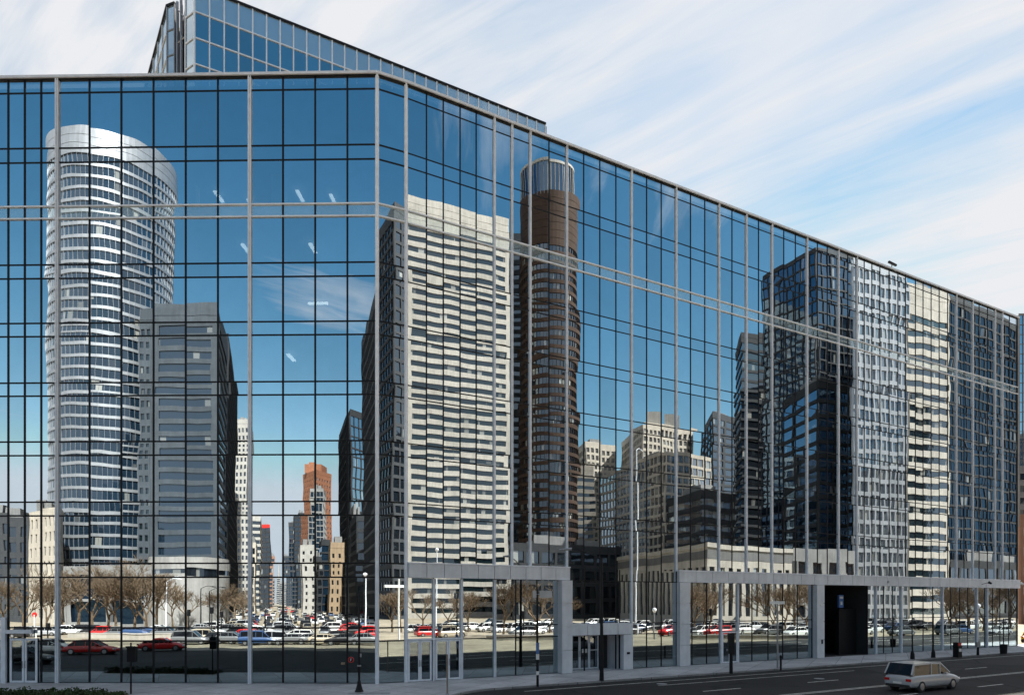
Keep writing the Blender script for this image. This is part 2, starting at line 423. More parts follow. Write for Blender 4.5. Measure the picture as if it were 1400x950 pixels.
# right front above the granite band
wr = [px for px in vR if px in white_R or px == 1391]
for a, b in zip(wr[:-1], wr[1:]):
    ss = [SR[px] for px in vR if a <= px <= b]
    bay(PR, uR, ss, UP, 'curtain_wall_bay')
sP1 = (0.0, sR(776.5)); sP2 = (sR(925), sEndR)
for px in sorted(white_R - {555}):
    s = SR[px]; covered = s < sP1[1] + .1 or s > sP2[0] - .1
    fin(PR, uR, s, 7.83 if covered else 0.0, H[0], .15, .12)
# ground floor of the right front
low = [555, 592.6, 630.5, 676, 705, 734, 764, 776.5, 799, 820, 842, 863, 884, 904, 925, 946, 966, 985, 1008, 1028, 1050, 1070, 1090, 1110, 1121, 1143, 1165, 1186, 1197, 1208, 1220, 1231.6, 1247, 1262, 1275, 1288, 1300, 1312, 1323, 1335, 1346, 1357, 1367, 1379, 1391]
lowW = [555, 592.6, 630.5, 676, 776.5, 925, 985, 1008, 1110, 1197, 1231.6, 1288, 1335, 1349, 1391]
for a, b in zip(lowW[:-1], lowW[1:]):
    ss = sorted({sR(px) for px in low if a <= px <= b} | {sR(a), sR(b)})
    if a == 776.5:
        ss = sorted(set(ss) | set(recess1))
        bay(PR, uR, ss, LOW, 'storefront_bay', in_recess)
    elif a == 1110:
        ss = sorted(set(ss) | set(recess2)); bay(PR, uR, [recess2[1], ss[-1]], LOW[1:], 'storefront_bay')
    else:
        door = a in (555, 592.6, 985)
        zz = LOW[1:] if not door else LOW[1:]
        bay(PR, uR, ss, zz if not (a in (776.5,)) else LOW, 'storefront_bay')
for px in (592.6, 630.5, 676, 985, 1008, 1197, 1231.6, 1288, 1335, 1349): fin(PR, uR, sR(px), 0, 6.88, .16, .14)
# the gap between the portals: mullions are dark, glass down to the ground is in the bay above

def stone_run(p, u, s0, s1, z0, z1, d0, d1, step, vertical=False, parent=None, name='granite_band'):
    mb = MB(); g = .022
    if vertical:
        n = max(1, round((z1 - z0) / step)); 
        for i in range(n): fbox(mb, p, u, s0, s1, z0 + (z1 - z0) * i / n + g, z0 + (z1 - z0) * (i + 1) / n - g, d0, d1)
        fbox(mb, p, u, s0 + .03, s1 - .03, z0, z1 - .02, d0 + .03, d1 - .07)
    else:
        n = max(1, round((s1 - s0) / step))
        for i in range(n): fbox(mb, p, u, s0 + (s1 - s0) * i / n + g, s0 + (s1 - s0) * (i + 1) / n - g, z0, z1, d0, d1)
        fbox(mb, p, u, s0 + .03, s1 - .03, z0 + .03, z1 - .03, d0 + .03, d1 - .07)
    return hb(mb, name, M['granite'], parent)
stone_run(PR, uR, .08, sP1[1], 6.93, 7.85, -.05, .32, 1.3)
stone_run(PR, uR, sR(762.5), sP1[1], 0, 6.92, -.05, .62, 1.9, True, name='granite_pillar')
stone_run(PR, uR, sP2[0], sEndR, 6.93, 7.85, -.05, .32, 1.9)
stone_run(PR, uR, sP2[0] - .02, sR(938.5), 0, 6.92, -.05, .45, 1.9, True, name='granite_pillar')
stone_run(PR, uR, sR(1111), sR(1121), 0, 6.92, -.05, .5, 1.9, True, name='granite_pillar')
# pale drip edge on the bands
mb = MB(); fbox(mb, PR, uR, .05, sP1[1] + .02, 7.853, 7.93, -.05, .36); hb(mb, 'band_flashing', M['white_metal'])
mb = MB(); fbox(mb, PR, uR, sP2[0] - .02, sEndR, 7.853, 7.93, -.05, .36); hb(mb, 'band_flashing', M['white_metal'])

# low granite entrance beside the first portal, doors set back
stone_run(PR, uR, sP1[1] + .02, sR(859.5), 2.79, 3.66, -.05, .5, 1.4, name='entrance_lintel')
stone_run(PR, uR, sR(847.5), sR(859.5), 0, 2.78, -.05, .5, 3.0, True, name='entrance_pillar')
def recess(s0, s1, z1, depth, wallmat, name):
    mb = MB(); t = .12
    fbox(mb, PR, uR, s1, s1 + t, 0, z1, -depth, -.05)
    fbox(mb, PR, uR, s0 - t, s0, 0, z1, -depth, -.05)
    fbox(mb, PR, uR, s0 - t, s1 + t, z1 - .003, z1 + t, -depth, -.06)
    fbox(mb, PR, uR, s0 - t, s1 + t, -.1, .004, -depth, -.05)
    return hb(mb, name, wallmat)
recess(recess1[0], recess1[1], 2.77, 1.7, M['granite'], 'entrance_recess')
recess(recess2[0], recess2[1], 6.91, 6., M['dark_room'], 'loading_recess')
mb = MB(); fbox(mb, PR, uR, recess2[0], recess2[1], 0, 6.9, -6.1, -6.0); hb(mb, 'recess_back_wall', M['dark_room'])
# dark angled baffle wall and a blue sign deep in the recess
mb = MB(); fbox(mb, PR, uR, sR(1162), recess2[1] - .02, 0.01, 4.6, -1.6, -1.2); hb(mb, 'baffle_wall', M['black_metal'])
mb = MB()
for q in (1128, 1136, 1147, 1158): fbox(mb, PR, uR, sR(q), sR(q) + .35, 0.01, 6.85, -5.6, -5.3)
hb(mb, 'recess_fin', M['slab'])
mb = MB(); fbox(mb, PR, uR, sR(1163.5), sR(1169.5), 4.72, 6.0, -1.5, -1.3); sg = hb(mb, 'hanging_sign', M['blue'])
mb = MB(); fbox(mb, PR, uR, sR(1164.2), sR(1168.8), 5.62, 5.85, -1.299, -1.28); mb.build('sign_mark', M['white'], sg); mb = MB()
fbox(mb, PR, uR, sR(1165.2), sR(1167.8), 5.0, 5.35, -1.299, -1.28); mb.build('sign_mark', M['white'], sg)
sg['label'] = 'blue hanging sign with white marks'

def door_leaf(p, u, s0, s1, z0, z1, d, handle_side=1, midrail=None, fr=.11):
    mb = MB()
    fbox(mb, p, u, s0, s0 + fr, z0, z1, d - .03, d + .03); fbox(mb, p, u, s1 - fr, s1, z0, z1, d - .03, d + .03)
    fbox(mb, p, u, s0 + fr, s1 - fr, z1 - fr, z1, d - .03, d + .028); fbox(mb, p, u, s0 + fr, s1 - fr, z0, z0 + fr, d - .03, d + .028)
    if midrail: fbox(mb, p, u, s0 + fr, s1 - fr, midrail - .03, midrail + .03, d - .02, d + .02)
    dr = hb(mb, 'door', M['white_metal'])
    gl = panes('door_glass', p, u, [s0 + fr, s1 - fr], [z1 - fr, z0 + fr], M['door_glass'], d=d, parent=dr)
    hs = s1 - fr * .5 if handle_side > 0 else s0 + fr * .5
    mb = MB(); q = p + u * hs; n = nrm(u)
    a = q + n * (d + .09)
    mb.tube((a.x, a.y, 1.0), (a.x, a.y, 1.45), .018)
    for z in (1.02, 1.43):
        b = q + n * (d + .02); mb.tube((b.x, b.y, z), (a.x, a.y, z), .012)
    mb.build('handle', M['grey_metal'], dr)
    return dr
def double_door(pa, pb, d=.09, z1=2.74):
    a, b = sR(pa), sR(pb); m = (a + b) / 2
    door_leaf(PR, uR, a + .02, m - .01, .03, z1, d, 1); door_leaf(PR, uR, m + .01, b - .02, .03, z1, d, -1)
double_door(556.8, 589.5); double_door(594.5, 629)
mb = MB(); fbox(mb, PR, uR, sR(556), sR(631), 2.76, 2.86, -.05, .15); hb(mb, 'door_header', M['white_metal'])
double_door(986, 1007)
ra, rb = recess1
for i in range(4):
    w = (rb - ra) * .78 / 4
    door_leaf(PR, uR, ra + .05 + i * w, ra + .03 + (i + 1) * w, .03, 2.7, -1.45, 1 if i % 2 else -1, 1.5 if i in (0, 3) else None, .09)
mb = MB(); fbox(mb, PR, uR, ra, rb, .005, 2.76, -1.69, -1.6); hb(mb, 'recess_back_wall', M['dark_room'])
mb = MB(); fbox(mb, PR, uR, ra + .25 + 2 * (rb - ra) * .195, ra + .75 + 2 * (rb - ra) * .195, 1.3, 1.62, -1.41, -1.40); hb(mb, 'door_notice', M['white'])
# left doors
door_leaf(PL, uL, sL(15), sL(34.5), .03, 2.92, .09, 1, None, .13)
door_leaf(PL, uL, sL(35.5), sL(52.5), .03, 2.92, .09, -1, None, .13)
mb = MB(); fbox(mb, PL, uL, sL(3.5), sL(10), 0.0, 4.3, .02, .2); hb(mb, 'door_post', M['white_metal'])
mb = MB(); fbox(mb, PL, uL, sL(12), sL(47), 3.25, 3.48, .05, .3); hb(mb, 'door_header', M['white_metal'])
# small fittings on the granite
def fit(px, z, w, h, d0, mat, name, round_=False):
    mb = MB(); s = sR(px)
    if round_:
        q = PR + uR * s + nrm(uR) * d0; q2 = q + nrm(uR) * .06
        mb.tube((q.x, q.y, z), (q2.x, q2.y, z), w, w * .8, 14)
    else: fbox(mb, PR, uR, s - w / 2, s + w / 2, z - h / 2, z + h / 2, d0, d0 + .04)
    return hb(mb, name, mat)
fit(853.5, 1.3, .28, .17, .5, M['black_metal'], 'wall_plaque')
fit(1117.5, 1.55, .22, .4, .5, M['black_metal'], 'intercom_panel')
fit(1116.5, 5.0, .15, 0, .5, M['white'], 'wall_lamp', True)
fit(1210, 7.35, .16, 0, .32, M['grey_metal'], 'round_vent', True)
for px in (1338, 1382):
    mb = MB(); q = PR + uR * sR(px) + nrm(uR) * .3; e = q + nrm(uR) * .7
    mb.tube((q.x, q.y, 7.3), (e.x, e.y, 7.5), .03); b = e + nrm(uR) * .3 + uR * .15
    mb.tube((e.x, e.y, 7.55), (b.x, b.y, 7.35), .16, .1, 10)
    hb(mb, 'flood_lamp', M['white'] if px > 1350 else M['black_metal'])
# camera on the roof edge
mb = MB(); q = PR + uR * sR(1218) + nrm(uR) * .1
mb.tube((q.x, q.y, TOP), (q.x, q.y, TOP + .45), .04); c = q - uR * .5; e = q + uR * .7
mb.tube((c.x, c.y, TOP + .5), (e.x, e.y, TOP + .42), .13, .13, 8); hb(mb, 'roof_camera', M['black_metal'])
# red disc sign behind the glass of the left front with its letter
q = PL + uL * sL(480); mb = MB(); n = nrm(uL)
mb.tube((q.x, q.y + .0, 1.55), (q.x + n.x * .06, q.y + n.y * .06, 1.55), .19, .19, 20); disc = hb(mb, 'fire_sign', M['red'])
mb = MB(); mb.tube((q.x + n.x * .061, q.y + n.y * .061, 1.55), (q.x + n.x * .064, q.y + n.y * .064, 1.55), .14, .14, 20); mb.build('sign_centre', M['black_metal'], disc)
cu = bpy.data.curves.new('letter', 'FONT'); cu.body = 'F'; cu.size = .26; cu.align_x = 'CENTER'; cu.extrude = .004
to = bpy.data.objects.new('letter_tmp', cu); COL.objects.link(to)
bpy.context.view_layer.update()
me = bpy.data.meshes.new_from_object(to.evaluated_get(bpy.context.evaluated_depsgraph_get())); bpy.data.objects.remove(to)
lo = bpy.data.objects.new('sign_letter', me); COL.objects.link(lo); me.materials.append(M['white'])
lo.matrix_world = Matrix.Translation((q.x + n.x * .07, q.y + n.y * .07, 1.46)) @ Matrix.Rotation(aL, 4, 'Z') @ Matrix.Rotation(R_(90), 4, 'X')
lo.parent = disc
mb = MB(); q2 = PL + uL * sL(469.5); fbox(mb, PL, uL, sL(469.5) - .14, sL(469.5) + .1, 1.24, 1.38, .0, .08); hb(mb, 'wall_box', M['tan'])

# coping, roof, rear, floors
EL = PL + uL * sEndL; ER = PR + uR * sEndR
nR = nrm(uR); nL = nrm(uL)
BL = EL - nL * 62; BR = ER - nR * 34
plan = [EL, PL, PR, ER, BR, BL]
def offs(d): return [EL + nL * d - uL * 0, PL + (nL + nrm(uC)).normalized() * d, PR + (nR + nrm(uC)).normalized() * d, ER + nR * d, BR, BL]
mb = MB()
for p, u, s0, s1 in ((PL, uL, sEndL, .03), (PL, uC, 0, lenC), (PR, uR, -.03, sEndR + .15)): fbox(mb, p, u, s0, s1, H[0], TOP, -.4, .2)
hb(mb, 'coping', M['cap'])
mb = MB()
for p, u, s0, s1 in ((PL, uL, sEndL, .0), (PL, uC, 0, lenC), (PR, uR, 0, sEndR)): fbox(mb, p, u, s0, s1, H[0] - .09, H[0] - .002, -.06, .11)
hb(mb, 'head_rail', M['black_metal'])
inn = offs(-.45)
mb = MB(); mb.prism(inn, 38.9, 39.3); hb(mb, 'roof', M['roof'])
mb = MB(); mb.prism([EL + nL * -.01, EL + nL * -62, BL + uL * .4, EL + uL * .4 - nL * .4][:4], 0, 39.5); 
mbw = MB()
def wallseg(a, b, t, z0, z1):
    a = Vector(a); b = Vector(b); u = (b - a).normalized(); fbox(mbw, a, u, 0, (b - a).length, z0, z1, -t, 0)
wallseg(ER, BR, .4, 0, 39.6); wallseg(BR, BL, .4, 0, 39.6); wallseg(BL, EL, .4, 0, 39.6)
hb(mbw, 'rear_wall', M['facade_glass'] if False else M['charcoal'])
core = [EL - nL * 9 + uL * 1, PL - nL * 9 - uL * 2, PR - nR * 9 + uR * 1, ER - nR * 9 - uR * 1, BR - uR * 1 + nR * 1, BL + nL * 1 + uL * 1]
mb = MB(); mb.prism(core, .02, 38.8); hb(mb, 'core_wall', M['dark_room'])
slabp = offs(-.3)
floors = [(34.25, 34.9), (30.5, 31.1), (26.6, 27.3), (22.8, 23.45), (18.9, 19.55), (15.0, 15.7), (11.05, 11.75), (7.0, 7.75)]
for z0, z1 in floors:
    mb = MB(); mb.prism(slabp, z0, z1); hb(mb, 'floor_slab', M['slab'])
# columns and ceiling lamps that show through the upper glass
for px, d in ((368, 1.6), (500, 1.6), (233, 2.5)):
    s = sL(px); mb = MB(); fbox(mb, PL, uL, s - .45, s + .45, 31.15, 34.2, -d - .6, -d); hb(mb, 'interior_column', M['column'])
s = .6; mb = MB(); fbox(mb, PL, uC, s, s + .8, 31.15, 34.2, -2.2, -1.6); hb(mb, 'interior_column', M['column'])
lamp_spots = [(265, 34.1, 3, 1), (305, 34.1, 4, 1), (385, 34.1, 3, 1), (431, 34.1, 3.5, 1), (404, 30.4, 3, 1), (305, 30.4, 3, 1), (412, 26.5, 3.5, 0), (372, 22.7, 3, 1)]
for px, z, d, along in lamp_spots:
    mb = MB(); s = sL(px)
    if along: fbox(mb, PL, uL, s - .12, s + .12, z - .22, z - .12, -d - 1.3, -d)
    else: fbox(mb, PL, uL, s - .7, s + .7, z - .22, z - .12, -d - .25, -d)
    hb(mb, 'ceiling_light', M['lamp'])

# ------------------------------------------------------------------ the upper block set back behind the roof line
K = 1.78
PU = PR * K
def sU(px): return hit(PU, uR, px)
ZC = (PU + uR * sU(266)).y
uzs = []
UT = EYE + (HY + 20) / F * ZC       # roof height from the cap line
C4 = PU + uR * sU(266)
def pt(px, Z): return Vector((ray(px) * Z, Z))
C3 = pt(254, ZC * 1.012); C3b = pt(241, ZC * 1.03 + 2.4); C2 = pt(239, ZC * 1.03); C1 = pt(228.7, ZC * 1.035); C0 = pt(190, ZC * 1.26)
C5 = PU + uR * sU(745.5)
tower = thing('glass_tower_block', 'taller blue glass block with silver mullions rising behind the roof line', 'office tower', (C4.x, C4.y, 0))
def tb(mb, name, mat, parent=None):
    o = mb.build(name, mat); o.parent = parent or tower
    if parent is None: o.matrix_parent_inverse = Matrix.Translation((-C4.x, -C4.y, 0))
    return o
rows = [UT - .15]
zt = UT - 2.7; rows.append(zt)
while zt > 36: zt -= 2.66; rows.append(zt)
def upper_face(a, b, n, name='glass_face', first_parapet=True, mw=.13, mmat='white_metal'):
    u = (b - a).normalized(); L = (b - a).length; ss = [L * i / n for i in range(n + 1)]
    g = panes(name, a, u, ss, rows, None, None, lambda z: 1 if z > rows[1] and first_parapet else 0, mats=[M['upper_glass'], M['parapet_glass']], parent=tower)
    g.matrix_parent_inverse = Matrix.Translation((-C4.x, -C4.y, 0))
    mb = MB()
    for s in ss: fbox(mb, a, u, s - mw / 2, s + mw / 2, rows[-1], rows[0], -.05, .1)
    for i, z in enumerate(rows[1:]): fbox(mb, a, u, 0, L, z - mw / 2, z + mw / 2, -.05, .088)
    mb.build('mullion_grid', M[mmat], g)
    mb = MB(); fbox(mb, a, u, -.05, L + .05, rows[0] - .02, UT + .05, -.4, .16); mb.build('coping', M['black_metal'] if mmat == 'white_metal' else M['black_metal'], g)
    return g
nU = 30
upper_face(C4, C5, nU)
upper_face(C3, C4, 1); upper_face(C1, C2, 1, mmat='grey_metal', mw=.1); upper_face(C0, C1, 7, mmat='white_metal', mw=.1)
mb = MB(); u = (C3b - C2).normalized()
mb.prism([(C2.x, C2.y), (C3b.x, C3b.y), (C3b.x + .2, C3b.y + .3), (C2.x - .1, C2.y + .4)], 36, UT - .4); tb(mb, 'notch_wall', M['black_metal'])
mb = MB()
for f in (.25, .6):
    q = C2.lerp(C3, f); mb.tube((q.x, q.y, 36), (q.x, q.y, UT - .2), .16, n=6)
for k in range(9):
    z = 42 + k * 3.6; a = C2.lerp(C3, .25); b = C2.lerp(C3, .9); mb.tube((a.x, a.y, z), (b.x, b.y, z - 1.6 * (k % 2)), .08, n=5)
tb(mb, 'ladder_frame', M['grey_metal'])
mb = MB(); nn = nrm(uR)
C5b = C5 - nn * 20; C0b = C0 - nn * 14
mb.prism([C0 + Vector((.4, .6)), C1 + Vector((.2, .7)), C3b + Vector((.3, .6)), C3 - nn * .7, C4 - nn * .7 + uR * .2, C5 - nn * .7 - uR * .3, C5b, C0b], 30, UT - .5); tb(mb, 'core_wall', M['dark_room'])
# stub beyond the end of the upper block
Ce = C5 - nn * .3; mb = MB()
fbox(mb, Ce, uR, -.2, .55, UT - 3.1, UT - 1.6, -3, .1); fbox(mb, Ce, uR, -.2, .4, UT - 1.6, UT - .1, -3, .0)
tb(mb, 'end_parapet', M['parapet_glass'])

# ------------------------------------------------------------------ ground, pavement, road
RZ = -.12
def sheet(name, polys, mat, z, thick=None, kind='structure'):
    mb = MB()
    for pts in polys:
        if thick: mb.prism(pts, z - thick, z)
        else: mb.poly([(p[0], p[1], z) for p in pts])
    return tag(mb.build(name, mat), kind=kind)
sheet('ground', [[(-4000, -4000), (4000, -4000), (4000, 4000), (-4000, 4000)]], M['ground'], RZ)
def ccw(pts):
    a = sum(pts[i][0] * pts[(i + 1) % len(pts)][1] - pts[(i + 1) % len(pts)][0] * pts[i][1] for i in range(len(pts)))
    return pts if a > 0 else pts[::-1]
# kerb line along the right front, turning toward the camera at the corner
WR = 5.6
kA = PR + nR * WR + uR * 4.0
cc = kA + nR * 5.0                                                     # centre of the corner curve
arc = []
for i in range(9):
    t = i / 8 * R_(75); d = -nR * math.cos(t) - uR * math.sin(t); arc.append(cc + d * 5.0)
far = PR + nR * WR + uR * 260
tail = arc[-1] + nR * 60 + uR * 8
walk = [EL - uL * 60 - nL * 3, PL - nL * .5, PR - nR * .5, PR - nR * 3 + uR * 260, far] + [kA] + arc[1:] + [Vector((-8, 37.6)), Vector((-90, 37.9))]
walk = ccw([(p[0], p[1]) for p in walk])
sheet('sidewalk', [walk], M['sidewalk'], 0.0, .3)
# kerb stones: a strip 0.18 m wide, 8 mm proud of the walk, along the road edge
edge = [far, kA] + arc[1:] + [Vector((-8, 37.6)), Vector((-90, 37.9))]
mb = MB()
for a, b in zip(edge[:-1], edge[1:]):
    u = (b - a).normalized(); n_ = Vector((-u.y, u.x))
    # inner side towards the walk
    mid = (a + b) / 2; inner = n_ if (mid + n_ * 1 - Vector((0, 60))).length < (mid - n_ * 1 - Vector((0, 60))).length else -n_
    q = [a - inner * .02, b - inner * .02, b + inner * .18, a + inner * .18]
    mb.prism(ccw([(p.x, p.y) for p in q]), -.2, .008)
tag(mb.build('kerb', M['kerb']), kind='structure')
# asphalt: street along the right front and the crossing in front of the left front
roadR = [PR + nR * 5.0 + uR * 300, PR + nR * 5.0 - uR * 3, PR + nR * 23 - uR * 30, PR + nR * 23 + uR * 300]
roadL = [Vector((-200, 41)), Vector((6, 41)), Vector((6, 8)), Vector((-200, 12))]
sheet('road', [ccw([(p[0], p[1]) for p in roadR])], M['asphalt'], RZ + .008)
sheet('cross_street', [ccw([(p[0], p[1]) for p in roadL])], M['asphalt'], RZ + .004)
mb = MB()
def lane(d, s0, s1, w):
    a = PR + nR * d; n_ = nR
    mb.poly([(q.x, q.y, RZ + .014) for q in (a + uR * s0 + n_ * w, a + uR * s1 + n_ * w, a + uR * s1, a + uR * s0)])
lane(7.0, 5, 260, .13); lane(8.7, 14, 34, .12)
for i in range(26): lane(12.2, 5 + i * 9.5, 8.2 + i * 9.5, .14)
lane(15.6, 0, 260, .12); lane(15.9, 0, 260, .12)
for i in range(26): lane(19.0, 3 + i * 9.5, 6 + i * 9.5, .14)
tag(mb.build('road_markings', M['paint_line']), kind='structure')

# ------------------------------------------------------------------ the city across the street (seen in the glass)
def lpoly(pts, inset):
    """inset a ccw polygon"""
    n = len(pts); out = []
    for i in range(n):
        a, b, c = pts[i - 1], pts[i], pts[(i + 1) % n]
        u1 = (b - a).normalized(); u2 = (c - b).normalized()
        n1 = Vector((-u1.y, u1.x)); n2 = Vector((-u2.y, u2.x)); m = n1 + n2
        if m.length < 1e-4: m = n1.copy(); k = 1
        else: m.normalize(); k = 1 / max(.35, m.dot(n1))
        out.append(b + m * inset * k)
    return out
def build_tower(name, label, cat, pts, h, fl=3.5, sp=1.4, wall='cream', glass='g_teal', pier=None, pw=.5, top=2.0, base=0., bm=None, corner=.0, roof_boxes=True, inset=.3, group=None, topmat=None, pier_edges=None, z0=0.):
    """floors of window bands between spandrels, optional piers, blank top, roof plant; pts ccw in world space"""
    c = sum(pts, Vector((0, 0))) / len(pts)
    t = thing(name, label, cat, (c.x, c.y, RZ + z0), 0, group)
    P = [p - c for p in pts]
    ip = lpoly(P, inset)
    nf = max(1, int((h - top - base) / fl)); fl = (h - top - base) / nf
    wm = MB(); n = len(P)
    for k in range(nf):
        z = base + k * fl; wm.prism(P, z, z + sp)
    nc = max(1, round(top / 2.6))
    for k in range(nc): wm.prism(P, h - top + top * k / nc, h - top + top * (k + 1) / nc - (.14 if k < nc - 1 else 0))
    if nc > 1: wm.prism(lpoly(P, .2), h - top, h - .2)
    if base > 0: wm.prism(lpoly(P, .5), 0, base)
    if pier:
        for i in range(n):
            if pier_edges is not None and i not in pier_edges: continue
            a, b = P[i], P[(i + 1) % n]; u = (b - a); L = u.length; u.normalize()
            m = max(1, round(L / pier))
            for j in range(m + 1):
                s = L * j / m; w = pw / 2
                s0 = max(.0, s - w); s1 = min(L, s + w)
                if n > 12 and j == m: continue
                fbox(wm, a, u, s0 + .01, s1 - .01, base, h - top, -inset - .1, -.004)
    if corner:
        for i in range(n):
            a, b = P[i], P[(i + 1) % n]; u = (b - a); L = u.length; u.normalize()
            fbox(wm, a, u, 0, corner, base, h - top, -inset - .1, .003); fbox(wm, a, u, L - corner, L, base, h - top, -inset - .1, .003)
    wm.build('wall', M[wall], t)
    b0 = MB(); b0.prism(ip, 0, fl - sp + .02, cap=False)
    o = b0.build('window_band', M[glass], t, (0, 0, base + sp - .01))
    for k in range(1, nf):
        d = o.copy(); COL.objects.link(d); d.parent = t; d.location = (0, 0, base + k * fl + sp - .01)
    if topmat:
        mb = MB(); mb.prism(lpoly(P, -.03), h - top + .02, h + .02); mb.build('top_band', M[topmat], t)
    if roof_boxes:
        e = P[1] - P[0]; f_ = P[2] - P[1]
        for (a0, a1, b0_, b1, hh) in ((.2, .5, .25, .7, 3.2), (.58, .8, .35, .8, 2.2)):
            q = [P[0] + e * a + f_ * b for a, b in ((a0, b0_), (a1, b0_), (a1, b1), (a0, b1))] if n <= 6 else [Vector((x, y)) for x, y in ((-5, -4), (5, -4), (5, 4), (-5, 4))]
            mb = MB(); mb.prism([Vector(p) for p in ccw([(x.x, x.y) for x in q])], h, h + hh); mb.build('roof_plant', M['mid_grey'], t)
            if n > 6: break
    return t
def V3(mir, A, B, C):
    """plan of a block from three seen corners (left, near, right), fourth closes the parallelogram"""
    a, b, c = [Vector((ray(px) * Z, Z)) for px, Z in (A, B, C)]
    pts = [real(mir, p) for p in (a, b, c, a + c - b)]
    return [Vector(p) for p in ccw([(p.x, p.y) for p in pts])]
def VF(mir, pa, pb, Z, depth, Z2=None, skew=None):
    """frontal block: front from pa to pb, going back by depth along the line of sight"""
    if skew is None: skew = -.345 if mir == 'L' else ray(pa)
    a = Vector((ray(pa) * Z, Z)); b = Vector((ray(pb) * (Z2 or Z), Z2 or Z)); d = Vector((skew, 1.)).normalized() * depth
    pts = [real(mir, p) for p in (a, b, b + d, a + d)]
    return [Vector(p) for p in ccw([(p.x, p.y) for p in pts])]
def circle(mir, pl, pr, dist, n=56, dent=None):
    t0, t1 = math.atan(ray(pl)), math.atan(ray(pr)); c = (t0 + t1) / 2; r = dist * math.sin((t1 - t0) / 2)
    q = real(mir, (dist * math.sin(c), dist * math.cos(c)))
    return [q + Vector((math.cos(2 * math.pi * i / n), math.sin(2 * math.pi * i / n))) * r for i in range(n)], r
exec_list = []
ST = (-.345, 1.)                                                        # direction of the canyon street as seen in the left glass
# --- left glass
pts, r = circle('L', 63, 239, 240, 72)
build_tower('round_tower', 'tall white banded round tower with curved glass, reflected at far left', 'tower', pts, hgt(172, 190.8), 3.35, .85, 'silver', 'g_blue', pier=1.4, pw=.14, top=7.5, roof_boxes=False)
build_tower('grey_office_tower', 'grey stone office tower with wide window bands in front of the round tower', 'tower', VF('L', 207, 299, 190, 32, skew=-.33), hgt(413, 190), 3.4, 1.35, 'shaded_grey_stone', 'g_blue', pier=None, corner=1.9, top=6.5)
build_tower('grey_annex_tower', 'narrow grey annex with small paired windows against the grey office tower', 'tower', VF('L', 190, 206.7, 191.5, 20, skew=-.4), hgt(420, 191.5), 3.4, 1.7, 'shaded_grey_stone', 'g_teal', pier=1.7, pw=.7, top=6., roof_boxes=False)
build_tower('mirrored_tower', 'slim mirrored glass tower beside the grey office tower', 'tower', V3('L', (296, 234), (313, 232), (325.5, 300)), hgt(470, 240), 3.6, .35, 'charcoal', 'g_mirror', pier=3, pw=.2, top=2.)
build_tower('dark_slab_tower', 'dark slab block squeezed between round tower and grey tower', 'tower', VF('L', 166, 191, 205, 12), hgt(497, 205), 3.6, 1.2, 'charcoal', 'g_dark', pier=3.5, pw=.9, top=3., roof_boxes=False)
build_tower('cream_corner_building', 'cream stone corner building with small dark windows at the left edge', 'apartment building', V3('L', (39, 172), (79, 165), (88.5, 185)), hgt(693, 166), 3.3, 1.4, 'cream', 'g_dark', pier=2.5, pw=1.4, top=2.2)
build_tower('dark_old_building', 'dark old stone building left of the cream corner building', 'office building', VF('L', -60, 38.5, 178, 22), hgt(703, 178), 4., 1.6, 'dark_stone', 'g_dark', pier=3, pw=1.1, top=2.5)
# podium and rotunda
build_tower('concrete_podium', 'low pale concrete podium with a dark recess behind bare trees', 'building', VF('L', 88, 207, 150, 20), hgt(770, 150), 4., .6, 'shaded_concrete', 'g_black', pier=8, pw=.8, top=2.9, base=0, roof_boxes=False, inset=1.2)
ptsR, r = circle('L', 205, 314, 168, 40)
build_tower('concrete_rotunda', 'low round pale concrete drum behind bare trees', 'building', ptsR, hgt(766, 160), 11., 10.9, 'pale_concrete', 'g_dark', top=2.6, roof_boxes=False)
# canyon, left side
build_tower('white_tower', 'slim white tower with dense windows at the left of the street canyon', 'tower', VF('L', 325, 341, 330, 30, skew=-.345), hgt(574, 330), 3.4, 1.5, 'white_stone', 'g_dark', pier=2.2, pw=.9, top=4)
build_tower('white_slab_tower', 'white slab tower beyond the slim white tower in the canyon', 'tower', VF('L', 341.5, 355.5, 400, 60, skew=-.345), hgt(706, 400), 3.6, 1.6, 'white_stone', 'g_dark', top=3)
build_tower('dark_red_topped_tower', 'dark tower with a red rooftop band deep in the street canyon', 'tower', VF('L', 356, 369, 520, 70, skew=-.345), hgt(718, 520), 3.6, 1.2, 'charcoal', 'g_dark', pier=3, pw=.6, top=2.6, topmat='red')
build_tower('distant_block', 'small grey distant block at the end of the street canyon', 'building', VF('L', 370, 377, 900, 40), hgt(790, 900), 4, 1.6, 'mid_grey', 'g_dark', top=3, roof_boxes=False)
t = build_tower('spire_tower', 'pale distant tower with a needle spire at the end of the canyon', 'tower', VF('L', 380, 384.5, 1500, 8), hgt(788, 1500), 4, 1.6, 'pale_concrete', 'g_dark', top=3, roof_boxes=False)
mb = MB(); mb.tube((0, 0, hgt(788, 1500)), (0, 0, hgt(768, 1500)), 2.6, .2, 6); mb.build('spire', M['pale_concrete'], t)
